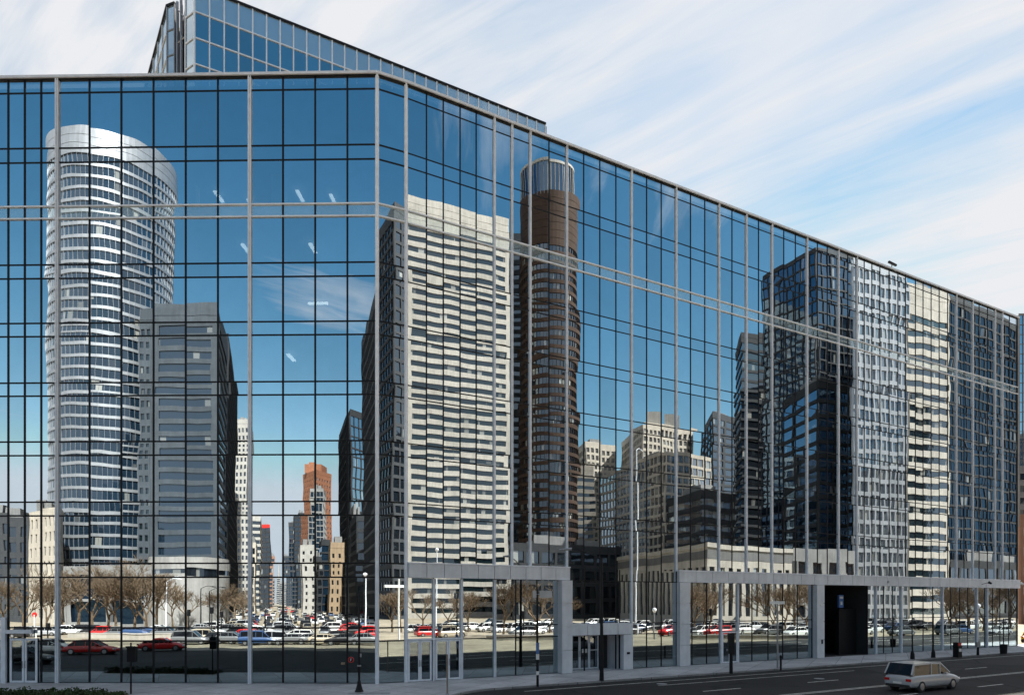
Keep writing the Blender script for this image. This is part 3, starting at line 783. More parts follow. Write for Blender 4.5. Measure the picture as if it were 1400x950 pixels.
for pa, pb, Z, y, wl, gl, lab in ((369, 374.5, 620, 762, 'brick', 'g_dark', 'low brown block beyond the red topped tower'), (374.5, 378, 1100, 800, 'pale_concrete', 'g_dark', 'tiny pale block at the vanishing point of the street'), (384, 390, 1300, 795, 'mid_grey', 'g_blue', 'tiny grey block right of the spire'),
                                 (389, 398, 900, 762, 'dark_stone', 'g_blue', 'dark blue far block beside the spire'), (405, 414, 540, 700, 'charcoal', 'g_blue', 'dark narrow tower left of the orange brick tower'), (433, 441, 310, 760, 'charcoal', 'g_dark', 'dark narrow block between pale stone and blue glass'),
                                 (484, 497, 235, 700, 'charcoal', 'g_dark', 'dark block at the foot of the blue slab tower'), (341.5, 349, 290, 742, 'cream', 'g_dark', 'cream low block at the left mouth of the canyon')):
    build_tower('canyon_building', lab, 'building', VF('L', pa, pb, Z, 24), hgt(y, Z), 3.6, 1.3, wl, gl, pier=3, pw=.8, top=2.4)
# canyon, right side
build_tower('far_blue_tower', 'far dark blue stepped tower on the right of the canyon', 'tower', VF('L', 397, 414, 620, 60, skew=-.3), hgt(716, 620), 3.8, 1.2, 'dark_stone', 'g_blue', pier=3, pw=.6, top=4)
t = build_tower('orange_brick_tower', 'tall orange brick tower with a stepped crown in the canyon', 'tower', V3('L', (413.5, 470), (432, 452), (454, 470)), hgt(645, 455), 3.6, 1.9, 'orange_brick', 'g_dark', pier=3, pw=1.9, top=5, roof_boxes=False)
mb = MB(); mb.box(-7, 5, -6, 6, hgt(645, 455), hgt(633, 455)); mb.box(-5, -1, -3, 3, hgt(633, 455), hgt(629, 455)); mb.build('crown', M['orange_brick'], t)
build_tower('slate_tower', 'slate grey tower in front of the orange brick tower', 'tower', VF('L', 422.5, 443, 400, 22, skew=-.2), hgt(669, 400), 3.6, .7, 'mid_grey', 'g_blue', pier=2, pw=.25, top=2)
build_tower('pale_stone_block', 'pale stone block with vertical strips below the slate tower', 'building', VF('L', 413, 432, 330, 20, skew=-.345), hgt(747, 330), 3.6, 2.0, 'white_stone', 'g_dark', pier=4, pw=2.4, top=3)
build_tower('blue_glass_block', 'small blue glass block beside the tan brick building', 'building', VF('L', 440, 452, 320, 20), hgt(735, 320), 3.8, .8, 'charcoal', 'g_blue', top=3, roof_boxes=False)
build_tower('tan_brick_building', 'tan brick building with tall window strips in the canyon', 'building', VF('L', 452, 483, 280, 24, skew=-.3), hgt(738, 280), 3.5, 1.7, 'tan', 'g_dark', pier=2.6, pw=1.5, top=5)
build_tower('blue_slab_tower', 'blue glass slab tower left of the dark canyon corner tower', 'tower', V3('L', (464, 300), (479, 255), (498, 262)), hgt(560, 258), 3.8, .4, 'charcoal', 'g_mirror', pier=2.6, pw=.2, top=2.5)
build_tower('dark_canyon_tower', 'dark blue glass tower with a steep receding face at the canyon corner', 'tower', V3('L', (494.5, 190), (545, 118), (640, 125)), hgt(280, 124), 3.7, .8, 'dark_stone', 'g_blue', pier=3, pw=.4, top=3)
# --- chamfer glass
build_tower('dark_chamfer_tower', 'dark glass tower with a pale top edge reflected in the narrow corner bay', 'tower', V3('C', (470, 260), (538, 200), (600, 215)), hgt(277, 200), 3.7, 1.0, 'dark_stone', 'g_dark', pier=3, pw=.5, top=4, corner=.8)
# --- right glass
build_tower('striped_tower', 'tall cream tower with dark horizontal window stripes', 'tower', V3('R', (536, 246), (556, 220), (697, 234)), hgt(267, 220), 3.28, 1.62, 'off_white', 'g_teal', corner=1.5, top=9.5)
build_tower('striped_tower_wing', 'darker narrow rear wing of the cream striped tower', 'tower', VF('R', 690, 712, 262, 30), hgt(318, 262), 3.28, 1.7, 'shaded_grey_stone', 'g_blue', top=6, roof_boxes=False)
pts, r = circle('R', 710.5, 790.5, 250, 48)
t = build_tower('brown_round_tower', 'brown round tower with curved window bands and a glass crown', 'tower', pts, hgt(258, 239), 3.3, 1.3, 'brown', 'g_dark', pier=1.4, pw=.2, top=19., roof_boxes=False)
mb = MB(); n = 40; hh = hgt(262, 239); ht = hgt(219, 239)
mb.prism([(math.cos(2 * math.pi * i / n) * r * .86 - 1.4, math.sin(2 * math.pi * i / n) * r * .86) for i in range(n)], hh - 3, ht); crown = mb.build('crown', M['g_night'], t)
mb = MB()
for i in range(n):
    a = 2 * math.pi * i / n; x = math.cos(a) * r * .87 - 1.4; y = math.sin(a) * r * .87; mb.box(x - .12, x + .12, y - .12, y + .12, hh, ht + .2)
mb.build('crown_fin', M['mid_grey'], crown)
mb = MB(); mb.prism([(math.cos(2 * math.pi * i / n) * r * .89 - 1.4, math.sin(2 * math.pi * i / n) * r * .89) for i in range(n)], ht, ht + .9); mb.build('crown_rim', M['white_stone'], crown)
build_tower('cream_block', 'small cream block with grid windows right of the brown round tower', 'building', V3('R', (788, 330), (800, 315), (842, 322)), hgt(604, 316), 3.4, 1.2, 'cream', 'g_grid', pier=2.4, pw=.9, top=3)
build_tower('low_cream_wing', 'low cream wing under the small cream block', 'building', VF('R', 786, 812, 290, 14), hgt(635, 290), 3.4, 1.9, 'cream', 'g_dark', top=5, roof_boxes=False)
t = build_tower('stepped_cream_building', 'stepped cream residential tower with pale rooftop blocks', 'apartment building', V3('R', (848, 330), (880, 290), (951, 305)), hgt(578, 292), 3.2, 1.2, 'cream', 'g_grid', pier=2.6, pw=.9, top=2.5, roof_boxes=False)
for (pa, pb, y) in ((884, 906, 560), (910, 928, 563)):
    q = [p - Vector((t.location.x, t.location.y)) for p in VF('R', pa, pb, 300, 9)]
    mb = MB(); mb.prism(q, hgt(578, 292), hgt(y, 296)); mb.build('roof_plant', M['white_stone'], t)
build_tower('banded_glass_building', 'dark banded glass block with a cream grid side below the stepped tower', 'office building', V3('R', (820, 270), (910, 225), (973, 236)), hgt(616, 226), 3.3, .9, 'cream', 'g_grid', pier=2.6, pw=.3, top=1.2, pier_edges=None)
build_tower('dark_rounded_building', 'low dark building with pale window rows in front of the banded block', 'office building', V3('R', (912, 215), (960, 195), (1006, 205)), hgt(670, 198), 3.4, 1.5, 'charcoal', 'g_grid', top=2.5)
build_tower('blue_white_strip_tower', 'dark blue tower with one white strip between cream tower and dark tower', 'tower', V3('R', (962, 330), (975, 300), (1006, 310)), hgt(566, 305), 3.5, .9, 'dark_stone', 'g_blue', pier=9, pw=1.6, top=3)
build_tower('dark_blue_tower', 'tall dark blue glass tower with faint floor bands', 'tower', V3('R', (1004, 285), (1014, 262), (1065, 268)), hgt(455, 264), 3.7, 1.0, 'charcoal', 'g_dark', top=4, roof_boxes=False)
build_tower('glass_grid_tower', 'broad blue black glass tower with a fine grid, its near corner toward the street', 'tower', V3('R', (1041, 218), (1117, 200), (1169, 206)), hgt(336, 200), 3.6, .45, 'dark_stone', 'g_night', pier=2.4, pw=.22, top=1.2, roof_boxes=False)
build_tower('dark_front_tower', 'lower dark banded tower standing before the broad glass tower', 'tower', V3('R', (1070, 205), (1118, 186), (1166, 190)), hgt(520, 187), 3.6, 1.0, 'charcoal', 'g_night', pier=6, pw=.5, top=2.4)
build_tower('white_grid_tower', 'pale grid fronted tower with punched windows beside the cream striped slab', 'tower', VF('R', 1166, 1241, 174, 14, 181), hgt(350, 174), 3.5, 1.05, 'silver', 'g_silver', pier=1.9, pw=.5, top=2.4)
build_tower('cream_striped_slab', 'bright cream slab tower with strong dark stripes near the right end', 'tower', VF('R', 1241, 1298, 190, 18, 196), hgt(390, 192), 3.5, 1.75, 'off_white', 'g_teal', corner=.6, top=9)
build_tower('dark_end_tower', 'very dark glass tower at the right end of the facade', 'tower', VF('R', 1297, 1430, 225, 30, 262), hgt(405, 228), 3.6, .6, 'charcoal', 'g_black', pier=3, pw=.3, top=3)
# podium with a cornice
t = build_tower('corniced_podium', 'pale low building with a dark frieze and tall windows, corner toward the street', 'building', V3('R', (845, 210), (968, 158), (1112, 182)), hgt(742, 158), 7.2, 1.9, 'podium', 'g_dark', pier=3.2, pw=1.5, top=5.4, roof_boxes=False)
c = Vector((t.location.x, t.location.y)); P = [p - c for p in V3('R', (845, 210), (968, 158), (1112, 182))]
hh = hgt(742, 158); mb = MB(); mb.prism(lpoly(P, -.06), hh - 3.6, hh - 1.6); mb.build('frieze', M['band_grey'], t)
mb = MB(); mb.prism(lpoly(P, -.35), hh - 1.0, hh + .1); mb.build('cornice', M['podium'], t)
build_tower('pale_podium', 'pale low podium under the broad glass tower', 'building', VF('R', 1085, 1170, 150, 12, 156), hgt(748, 150), 4.2, 2., 'shaded_concrete', 'g_dark', pier=5, pw=1.8, top=3, roof_boxes=False)
build_tower('dark_street_block', 'dark low block behind the bare trees left of the corniced podium', 'building', VF('R', 700, 850, 205, 20, 225), hgt(742, 210), 4.2, 1.4, 'charcoal', 'g_dark', pier=5, pw=1., top=2.5)
build_tower('dark_street_block', 'long dark low block behind the parked cars at the right end', 'building', VF('R', 1300, 1410, 215, 12, 235), hgt(765, 220), 4.2, 1.4, 'charcoal', 'g_dark', pier=5, pw=1., top=2.5)
# --- seen directly past the right end of the glass building
build_tower('blue_glass_tower', 'light blue glass tower past the right end of the building', 'tower', VF('D', 1392.5, 1530, 260, 30), hgt(428, 260), 3.6, .12, 'mid_grey', 'g_mirror', pier=1.8, pw=.1, top=.6)
build_tower('grey_office_block', 'small grey office block under the blue tower at the right edge', 'office building', VF('D', 1392.5, 1520, 215, 16), hgt(636, 215), 3.6, 1.8, 'mid_grey', 'g_dark', pier=5, pw=.8, top=2.4)
build_tower('brick_building', 'brown brick building at the right edge of the picture', 'building', VF('D', 1393.5, 1520, 165, 16), hgt(702, 165), 4., 2.4, 'brick', 'g_dark', pier=4, pw=2.2, top=3)

# ------------------------------------------------------------------ cars
CARCOL = dict(red=(.55, .012, .012, 1), black=(.012, .012, .014, 1), white=(.75, .75, .74, 1), silver=(.42, .43, .45, 1), grey=(.13, .135, .14, 1), blue=(.03, .07, .17, 1), beige=(.42, .36, .27, 1), yellow=(.8, .5, .02, 1))
def car_meshes(L=4.6, Wd=1.82, hood=.98, roof=1.46, van=False):
    """loft of cross-sections: lower body, glass house, roof"""
    hw = Wd / 2
    if not van:
        st = [(-.5, .42, .62, .80), (-.485, .30, .78, .90), (-.42, .22, .90, .97), (-.30, .2, .99, 1.), (-.05, .2, 1.0, 1.), (.15, .2, .99, 1.), (.30, .2, .92, .99), (.42, .22, .80, .95), (.485, .3, .66, .86), (.5, .42, .56, .74)]
        gh = [(-.38, .94, .84), (-.24, roof - .02, .74), (-.05, roof, .76), (.06, roof - .03, .75), (.24, .95, .86)]
    else:
        st = [(-.5, .42, .85, .86), (-.49, .30, 1.0, .94), (-.46, .22, 1.06, .99), (-.3, .2, 1.08, 1.), (.0, .2, 1.08, 1.), (.2, .2, 1.06, 1.), (.33, .2, 1.0, .99), (.44, .24, .9, .94), (.49, .32, .76, .86), (.5, .42, .66, .76)]
        gh = [(-.485, 1.06, .90), (-.42, roof - .04, .82), (-.1, roof, .84), (.08, roof - .04, .82), (.27, 1.04, .88)]
    body = MB(); rings = []
    for x, zb, zt, w in st:
        y = hw * w
        rings.append([(x * L, -y * .86, zb), (x * L, -y, zb + .14), (x * L, -y, zt - .2), (x * L, -y * .88, zt - .03), (x * L, 0, zt + .02), (x * L, y * .88, zt - .03), (x * L, y, zt - .2), (x * L, y, zb + .14), (x * L, y * .86, zb)])
    for a, b in zip(rings[:-1], rings[1:]):
        for i in range(9): j = (i + 1) % 9; body.poly([a[i], a[j], b[j], b[i]])
    body.poly(rings[0][::-1]); body.poly(rings[-1])
    glass = MB(); top = MB(); g = []
    for x, z, w in gh:
        y = hw * w; g.append([(x * L, -y, z), (x * L, y, z)])
    # glass sides down to belt line
    for (a, b), (xa, za, wa), (xb, zb_, wb) in zip(zip(g[:-1], g[1:]), gh[:-1], gh[1:]):
        for s in (-1, 1):
            ya = hw * .845 * s; yb = hw * .845 * s
            lo = gh[0][1] - .06
            glass.poly([(xa * L, ya, lo), (xb * L, yb, lo), (xb * L, hw * wb * s, zb_ - .03), (xa * L, hw * wa * s, za - .03)])
    for k in (0, len(g) - 2):
        a, b = g[k], g[k + 1]; glass.poly([a[0], a[1], b[1], b[0]])
    for k in range(1, len(g) - 2):
        a, b = g[k], g[k + 1]
        top.poly([a[0], a[1], b[1], b[0]]); 
        for s in (0, 1): top.poly([a[s], b[s], (b[s][0], b[s][1] * 1.03, b[s][2] - .1), (a[s][0], a[s][1] * 1.03, a[s][2] - .1)])
    # pillars
    for k in (1, 2, 3):
        x, z, w = gh[k]
        for s in (-1, 1):
            top.tube((x * L, hw * w * s * 1.01, z - .03), ((x - .02 if k == 1 else x) * L, hw * .86 * s, gh[0][1] - .05), .04, n=5)
    for s in (-1, 1):
        top.tube((gh[3][0] * L, hw * gh[3][2] * s, gh[3][1]), (gh[4][0] * L, hw * gh[4][2] * s, gh[4][1]), .045, n=5)
        top.tube((gh[1][0] * L, hw * gh[1][2] * s, gh[1][1]), (gh[0][0] * L, hw * gh[0][2] * s, gh[0][1]), .05, n=5)
    return body, glass, top, L, hw
def wheel_mb(tyre, rim, x, y, s, r=.33):
    tyre.tube((x, y, r), (x, y + .2 * s, r), r, r, 18); rim.tube((x, y + .19 * s, r), (x, y + .212 * s, r), r * .66, r * .6, 14)
def car_thing(label, color, loc, rz, van=False, group=None, L=4.6, roof=1.46, name='parked_car'):
    body, glass, top, L, hw = car_meshes(L, roof=roof, van=van)
    t = thing(name, label, 'car', loc, rz, group)
    b = body.build('body', M['car_paint'], t, smooth=False); b.color = color
    bmm = bmesh.new(); bmm.from_mesh(b.data); bmesh.ops.remove_doubles(bmm, verts=bmm.verts, dist=.001); bmesh.ops.recalc_face_normals(bmm, faces=bmm.faces); bmm.to_mesh(b.data); bmm.free()
    for p in b.data.polygons: p.use_smooth = True
    ms = b.modifiers.new('smooth', 'SUBSURF'); ms.levels = 2; ms.render_levels = 2
    r_ = top.build('roof', M['car_paint'], t); r_.color = color
    glass.build('windows', M['car_glass'], t)
    for x in (-.31, .31):
        for s in (-1, 1):
            ty, ri = MB(), MB(); wheel_mb(ty, ri, x * L, (hw - .19) * s, s)
            w = ty.build('wheel', M['rubber'], t); ri.build('rim', M['rim'], w)
            ar = MB(); ar.tube((x * L, hw * .75 * s, .34), (x * L, hw * .962 * s, .34), .39, .39, 18); ar.build('wheel_arch', M['rubber'], t)
    for s in (-1, 1):
        mb = MB(); mb.box(.455 * L, .492 * L, min(.5 * hw * s, .86 * hw * s), max(.5 * hw * s, .86 * hw * s), .58, .70); mb.build('headlight', M['headlight'], t)
        mb = MB(); mb.box(-.499 * L, -.47 * L, min(.55 * hw * s, .9 * hw * s), max(.55 * hw * s, .9 * hw * s), .66, .82); mb.build('tail_light', M['tail_light'], t)
        mb = MB(); mb.box(.14 * L, .17 * L, min(hw * .95 * s, hw * 1.1 * s), max(hw * .95 * s, hw * 1.1 * s), .98, 1.1); m_ = mb.build('mirror', M['car_paint'], t); m_.color = color
    for s in (-1, 1):
        mb = MB(); mb.box(-.28 * L, .26 * L, min(hw * .8 * s, hw * .94 * s), max(hw * .8 * s, hw * .94 * s), .2, .3); mb.build('sill', M['rubber'], t)
        for x in (-.06, .15): mb = MB(); mb.box(x * L - .1, x * L + .06, min(hw * .9 * s, hw * .985 * s), max(hw * .9 * s, hw * .985 * s), .78, .81); mb.build('handle', M['rim'], t)
    mb = MB(); mb.box(-.505 * L, -.47 * L, -hw * .8, hw * .8, .3, .46); mb.build('bumper', M['rubber'], t)
    mb = MB(); mb.box(.488 * L, .503 * L, -.5, .5, .3, .42); mb.build('grille', M['rubber'], t)
    mb = MB(); mb.box(-.506 * L, -.498 * L, -.26, .26, .5, .62); mb.build('number_plate', M['white'], t)
    return t
def far_car(van=False):
    """one joined mesh, for cars a few pixels long"""
    body, glass, top, L, hw = car_meshes(4.6, roof=1.5 if not van else 1.75, van=van)
    mb = MB()
    for src, mi in ((body, 0), (top, 0), (glass, 1)):
        b = len(mb.v); mb.v += src.v; mb.f += [tuple(b + i for i in f) for f in src.f]; mb.m += [mi] * len(src.f)
    for x in (-.31, .31):
        for s in (-1, 1):
            mb.tube((x * L, (hw - .18) * s, .33), (x * L, (hw + .02) * s, .33), .34, .34, 12, 2)
            mb.tube((x * L, (hw + .02) * s, .33), (x * L, (hw + .03) * s, .33), .2, .2, 8, 3)
    o = mb.build('parked_car', [M['car_paint'], M['car_glass'], M['rubber'], M['rim']])
    return o
sedan = far_car(); vanc = far_car(True)
used = {'s': False, 'v': False}
def put_car(mir, px, y, head_virtual, color, label, group, van=False, Z=None):
    """car standing where its tyres meet row y; heading given as seen in the glass"""
    Z = Z or EYE * F / (y - HY)
    p = at(mir, px, Z)
    a = Vector((math.cos(R_(head_virtual)), math.sin(R_(head_virtual))))
    if planes[mir]:
        n = planes[mir][1]; a = a - 2 * a.dot(n) * n
    k = 'v' if van else 's'; src = vanc if van else sedan
    o = src if not used[k] else src.copy()
    if used[k]: COL.objects.link(o)
    used[k] = True
    o.location = (p.x, p.y, RZ + .012); o.rotation_euler = (0, 0, math.atan2(a.y, a.x)); o.color = CARCOL[color]
    tag(o, label, 'car', group); return o
def near_car(mir, px, y, head_virtual, color, label, van=False, L=4.6):
    Z = EYE * F / (y - HY); p = at(mir, px, Z)
    a = Vector((math.cos(R_(head_virtual)), math.sin(R_(head_virtual)))); n = planes[mir][1]; a = a - 2 * a.dot(n) * n
    return car_thing(label, CARCOL[color], (p.x, p.y, RZ + .012), math.atan2(a.y, a.x), van, L=L)
near_car('L', 125, 893, 6, 'red', 'long bright red car in the reflected street at left', L=5.2)
near_car('L', 222, 888, 14, 'red', 'bright red car behind the long red one, reflected right of it', L=4.6)
near_car('L', 34, 905, 12, 'black', 'black car reflected in the glass beside the left door')
near_car('L', 68, 890, 8, 'white', 'white car reflected behind the black car')
grp = 'cars in the reflected street'
# cars in the canyon street, seen from the glass: rows get denser with distance
spots = []
rows_y = [(872, 6), (866, 8), (861, 10), (857, 10), (853, 11), (850, 11), (847, 11), (844, 11), (841, 10), (838, 9), (836, 8), (834, 7), (832, 6), (830, 5)]
names = ['black', 'white', 'silver', 'grey', 'blue', 'black', 'grey', 'beige', 'white', 'red']
rng = random.Random(11)
for y, n_ in rows_y:
    f = (y - 822) / 50.
    xl = 378 - 100 * f - 22; xr = 378 + 190 * f + 24
    for i in range(n_):
        px = xl + (xr - xl) * (i + rng.uniform(.15, .85)) / n_
        c = rng.choice(names)
        put_car('L', px, y + rng.uniform(-.8, .8), 109 + rng.choice((0, 180)) + rng.uniform(-12, 12) if y < 858 else rng.choice((8, 188, 100, 20)), c,
                {'black': 'black car', 'white': 'white car', 'silver': 'silver car', 'grey': 'grey car', 'blue': 'dark blue car', 'beige': 'beige car', 'red': 'red car'}[c] + ' among the traffic of the reflected street canyon', grp, rng.random() < .3)
for px, y, c, l in ((330, 871, 'black', 'black car nearest to the canyon mouth'), (342, 874, 'red', 'small red car beside the black one at the canyon mouth'), (292, 868, 'white', 'white car turning before the rotunda'), (316, 866, 'grey', 'grey car queueing before the rotunda'),
                    (280, 862, 'silver', 'silver car parked below the rotunda'), (505, 868, 'red', 'orange red car reflected beside the lamp post')):
    put_car('L', px, y, 10, c, l, grp)
for px in (262, 282, 303, 324, 352, 372, 398, 423, 446, 470, 496):
    c = rng.choice(names); put_car('L', px + rng.uniform(-6, 6), 877 + rng.uniform(-2, 3), rng.choice((8, 188)), c, f'{c} car crossing in front of the reflected canyon', 'cars crossing before the reflected canyon', rng.random() < .25)
for px in range(30, 255, 17):
    c = rng.choice(names); put_car('L', px + rng.uniform(-6, 6), 868 + rng.uniform(-1.5, 1.5), 5, c, f'{c} car parked under the reflected bare trees', 'cars under the reflected trees', rng.random() < .3)
px = 562
while px < 1385:
    c = rng.choice(['white', 'silver', 'white', 'black', 'grey', 'blue', 'white'])
    yy = 862.5 - (px - 560) * .0045 + rng.uniform(-1.2, 1.2)
    put_car('R', px, yy, rng.choice((28, 208, 35)) + rng.uniform(-5, 5), c, f'{c} car parked in the reflected lot behind the right front', 'cars in the reflected parking lot', rng.random() < .4)
    if rng.random() < .55:
        put_car('R', px + 5, yy - 5.5, rng.choice((28, 208)), rng.choice(['black', 'white', 'grey']), 'car in the rear row of the reflected parking lot', 'cars in the rear row of the reflected lot', rng.random() < .3)
    if rng.random() < .45:
        put_car('R', px + 7, yy + 5.5 + rng.uniform(-1, 2), rng.choice((28, 208)) + rng.uniform(-6, 6), rng.choice(names), 'car driving in the front lane of the reflected lot', 'cars in the front lane of the reflected lot', rng.random() < .3)
    px += rng.uniform(13, 22)
# the car passing at bottom right, and a yellow cab past the corner
Zc = EYE * F / (939 - HY); pc = at('D', 1262, Zc)
car_thing('silver grey hatchback driving past at the bottom right', (.36, .38, .41, 1), (pc.x, pc.y, RZ + .016), aR, True, L=5.3, roof=1.74, name='passing_car')
pc = at('D', 1412, 92)
car_thing('yellow cab just past the right end of the building', CARCOL['yellow'], (pc.x, pc.y, RZ + .016), aR + .2, False, name='yellow_cab')

# ------------------------------------------------------------------ bare trees
def bare_tree_mesh(seed, h=8.5):
    rg = random.Random(seed); tr = MB(); cr = MB()
    def grow(mb, p, d, L, r, depth):
        q = p + d * L; mb.tube(p, q, r, r * .7, 5 if depth < 3 else 3, cap=False)
        if depth >= 6 or (depth == 5 and rg.random() < .15): return
        n_ = 3 if depth < 5 else 2
        for i in range(n_ + (1 if rg.random() < .35 else 0)):
            ax = Vector((rg.gauss(0, 1), rg.gauss(0, 1), rg.gauss(0, .5))).normalized()
            nd = (d + ax * rg.uniform(.35, .75) + Vector((0, 0, .12))).normalized()
            grow(cr, q if rg.random() < .6 else p + d * L * rg.uniform(.55, 1), nd, L * rg.uniform(.62, .86), max(r * .62, .017), depth + 1)
    grow(tr, Vector((0, 0, -.05)), Vector((rg.gauss(0, .04), rg.gauss(0, .04), 1)).normalized(), h * .27, h * .019, 0)
    return tr, cr
tree_src = []
for sd in range(4):
    tr, cr = bare_tree_mesh(sd + 3)
    t = thing('bare_tree', '', 'tree'); a = tr.build('trunk', M['bark'], t); b = cr.build('crown', M['bark'], t); tree_src.append([t, False])
ti = 0
def put_tree(mir, px, Z, h, label, group):
    global ti
    src = tree_src[ti % 4]; ti += 1
    p = at(mir, px, Z)
    if not src[1]: o = src[0]; src[1] = True
    else: o = dup(src[0])
    o.location = (p.x, p.y, RZ); o.rotation_euler = (0, 0, random.uniform(0, 6.28)); s = h / 8.5 * random.uniform(.92, 1.08); o.scale = (s * 1.42, s * 1.42, s * 1.08)
    tag(o, label, 'tree', group)
for px in (8, 32, 62, 84, 108, 126, 147, 160, 184, 202, 216): put_tree('L', px, random.uniform(108, 124), random.uniform(9.2, 11.5), 'bare brown tree in the row reflected before the concrete podium', 'bare trees before the podium')
for px in (238, 258, 276, 296, 310, 322, 332): put_tree('L', px, random.uniform(136, 160), random.uniform(7, 9), 'bare tree in the row reflected before the round concrete drum', 'bare trees before the rotunda')
for px in (537, 549): put_tree('C', px, 120, 7.5, 'bare tree reflected in the narrow corner bay', 'bare trees in the corner bay')
for px, Z, h in ((578, 118, 7.5), (612, 125, 7.5), (640, 122, 7), (688, 108, 8.6), (735, 100, 8.8), (752, 118, 8)): put_tree('R', px, Z, h, 'bare tree reflected left of the granite entrance', 'bare trees by the granite entrance')
for px in (948, 962, 972, 1058, 1075, 1088, 1100, 1112): put_tree('R', px, random.uniform(112, 135), random.uniform(7.6, 9.2), 'bare tree reflected before the corniced podium', 'bare trees before the corniced podium')
for px in (1296, 1310, 1325, 1345, 1362, 1380): put_tree('R', px, random.uniform(118, 130), random.uniform(8, 10), 'bare tree reflected at the right end of the facade', 'bare trees at the right end')

# ------------------------------------------------------------------ street furniture seen directly (on the pavement)
def ground_at(px, y): Z = EYE * F / (y - HY); return at('D', px, Z), Z
p, Z = ground_at(491, 945)
t = thing('lamp_post', 'black lamp post with flared base before the left front', 'lamp post', (p.x, p.y, 0))
mb = MB(); mb.lathe([(0, 0), (.26, 0), (.26, .06), (.22, .1), (.17, .28), (.12, .46), (.1, .62), (.075, .66)], n=16); mb.build('base', M['black_metal'], t)
mb = MB(); mb.tube((0, 0, .6), (0, 0, hgt(812, Z)), .07, .055, 12); mb.tube((0, 0, 1.15), (0, 0, 1.5), .1, .1, 12); mb.build('post', M['black_metal'], t)
mb = MB(); mb.tube((0, 0, 1.5), (0, 0, 1.58), .115, .115, 12); mb.tube((.1, -.02, 2.05), (.1, -.02, 2.25), .05, .05, 8); mb.build('bracket', M['grey_metal'], t)
p, Z = ground_at(179, 948)
t = thing('signal_post', 'low black pedestrian signal seen from behind before the left front', 'traffic signal', (p.x, p.y, 0))
mb = MB(); mb.tube((0, 0, 0), (0, 0, 2.95), .05, .045, 10); mb.build('post', M['black_metal'], t)
zt, zb = hgt(883, Z), hgt(904, Z); mb = MB(); mb.box(-.16, .32, -.14, .12, zb, zt); mb.box(-.18, .34, -.24, -.14, zt - .08, zt + .02); mb.build('signal_head', M['black_metal'], t)
p, Z = ground_at(611.5, 949)
t = thing('bare_pole', 'slim tan pole without a sign before the double doors', 'pole', (p.x, p.y, 0))
mb = MB(); mb.tube((0, 0, 0), (0, 0, hgt(894, Z)), .045, .045, 10); mb.build('pole', M['wood_pole'], t); mb = MB(); mb.tube((0, 0, 0), (0, 0, .08), .1, .09, 10); mb.build('foot', M['grey_metal'], t)
p, Z = ground_at(735, 938)
t = thing('sign_pole', 'thin street pole with blue and white stickers at the kerb', 'pole', (p.x, p.y, 0))
zt = hgt(806, Z); mb = MB(); mb.tube((0, 0, 0), (0, 0, 2.7), .085, .075, 10); mb.tube((0, 0, 2.7), (0, 0, zt), .05, .04, 8); mb.build('pole', M['black_metal'], t)
mb = MB(); mb.tube((0, 0, hgt(893, Z)), (0, 0, hgt(878, Z)), .1, .1, 10); mb.build('sticker', M['blue'], t)
mb = MB(); mb.tube((0, 0, hgt(901, Z)), (0, 0, hgt(893.5, Z)), .1, .1, 10); mb.tube((0, 0, hgt(922, Z)), (0, 0, hgt(917, Z)), .1, .1, 10); mb.build('sticker', M['white'], t)
mb = MB(); mb.box(-.32, -.08, -.06, -.03, zt - .5, zt - .05); mb.box(.12, .9, -.06, -.03, zt - .5, zt - .05); mb.tube((-.3, -.02, zt - .27), (.9, -.02, zt - .27), .02); mb.build('sign_plate', M['grey_metal'], t)
p, Z = ground_at(822.5, 930)
t = thing('street_light_pole', 'thick black street light pole beside the low granite entrance', 'street light', (p.x, p.y, 0))
mb = MB(); mb.tube((0, 0, 0), (0, 0, .8), .16, .14, 12); mb.tube((0, 0, .8), (0, 0, hgt(762, Z)), .13, .08, 12); mb.build('pole', M['black_metal'], t)
mb = MB(); zt = hgt(764, Z)
prev = Vector((0, 0, zt))
for i in range(1, 7):
    q = Vector((-.35 * i, .1 * i * .3, zt + .7 * math.sin(i / 6 * 1.5))); mb.tube(prev, q, .04, .035, 8); prev = q
mb.build('arm', M['black_metal'], t); mb = MB(); mb.tube(prev + Vector((.1, 0, 0)), prev + Vector((-.75, 0, -.05)), .1, .05, 8); mb.build('lamp_head', M['grey_metal'], t)
p, Z = ground_at(999.5, 920)
t = thing('signal_pole', 'black pole with a signal box before the narrow glass door', 'traffic signal', (p.x, p.y, 0))
mb = MB(); mb.tube((0, 0, 0), (0, 0, hgt(866, Z)), .13, .12, 12); mb.build('pole', M['black_metal'], t)
mb = MB(); mb.box(-.22, .2, -.2, .15, hgt(893, Z), hgt(865, Z)); mb.build('signal_head', M['black_metal'], t); mb = MB(); mb.tube((-.3, -.1, hgt(888, Z)), (-.36, -.1, hgt(888, Z)), .09); mb.build('push_button', M['grey_metal'], t)
p, Z = ground_at(1063, 912.5)
t = thing('street_sign', 'grey post with a long white street sign at the kerb', 'street sign', (p.x, p.y, 0))
mb = MB(); mb.tube((0, 0, 0), (0, 0, hgt(823, Z)), .075, .07, 10); mb.build('post', M['grey_metal'], t)
mb = MB(); mb.box(-.65, .55, -.1, -.07, hgt(825.5, Z), hgt(821.5, Z)); mb.build('sign_plate', M['white'], t)
p, Z = ground_at(1067.5, 916)
t = thing('bollard', 'short dark bollard beside the street sign post', 'bollard', (p.x, p.y, 0)); mb = MB(); mb.lathe([(0, 0), (.1, 0), (.075, .06), (.075, .95), (.1, 1.0), (.1, 1.12), (.04, 1.2), (0, 1.2)]); mb.build('post', M['black_metal'], t)
p, Z = ground_at(1309, 898)
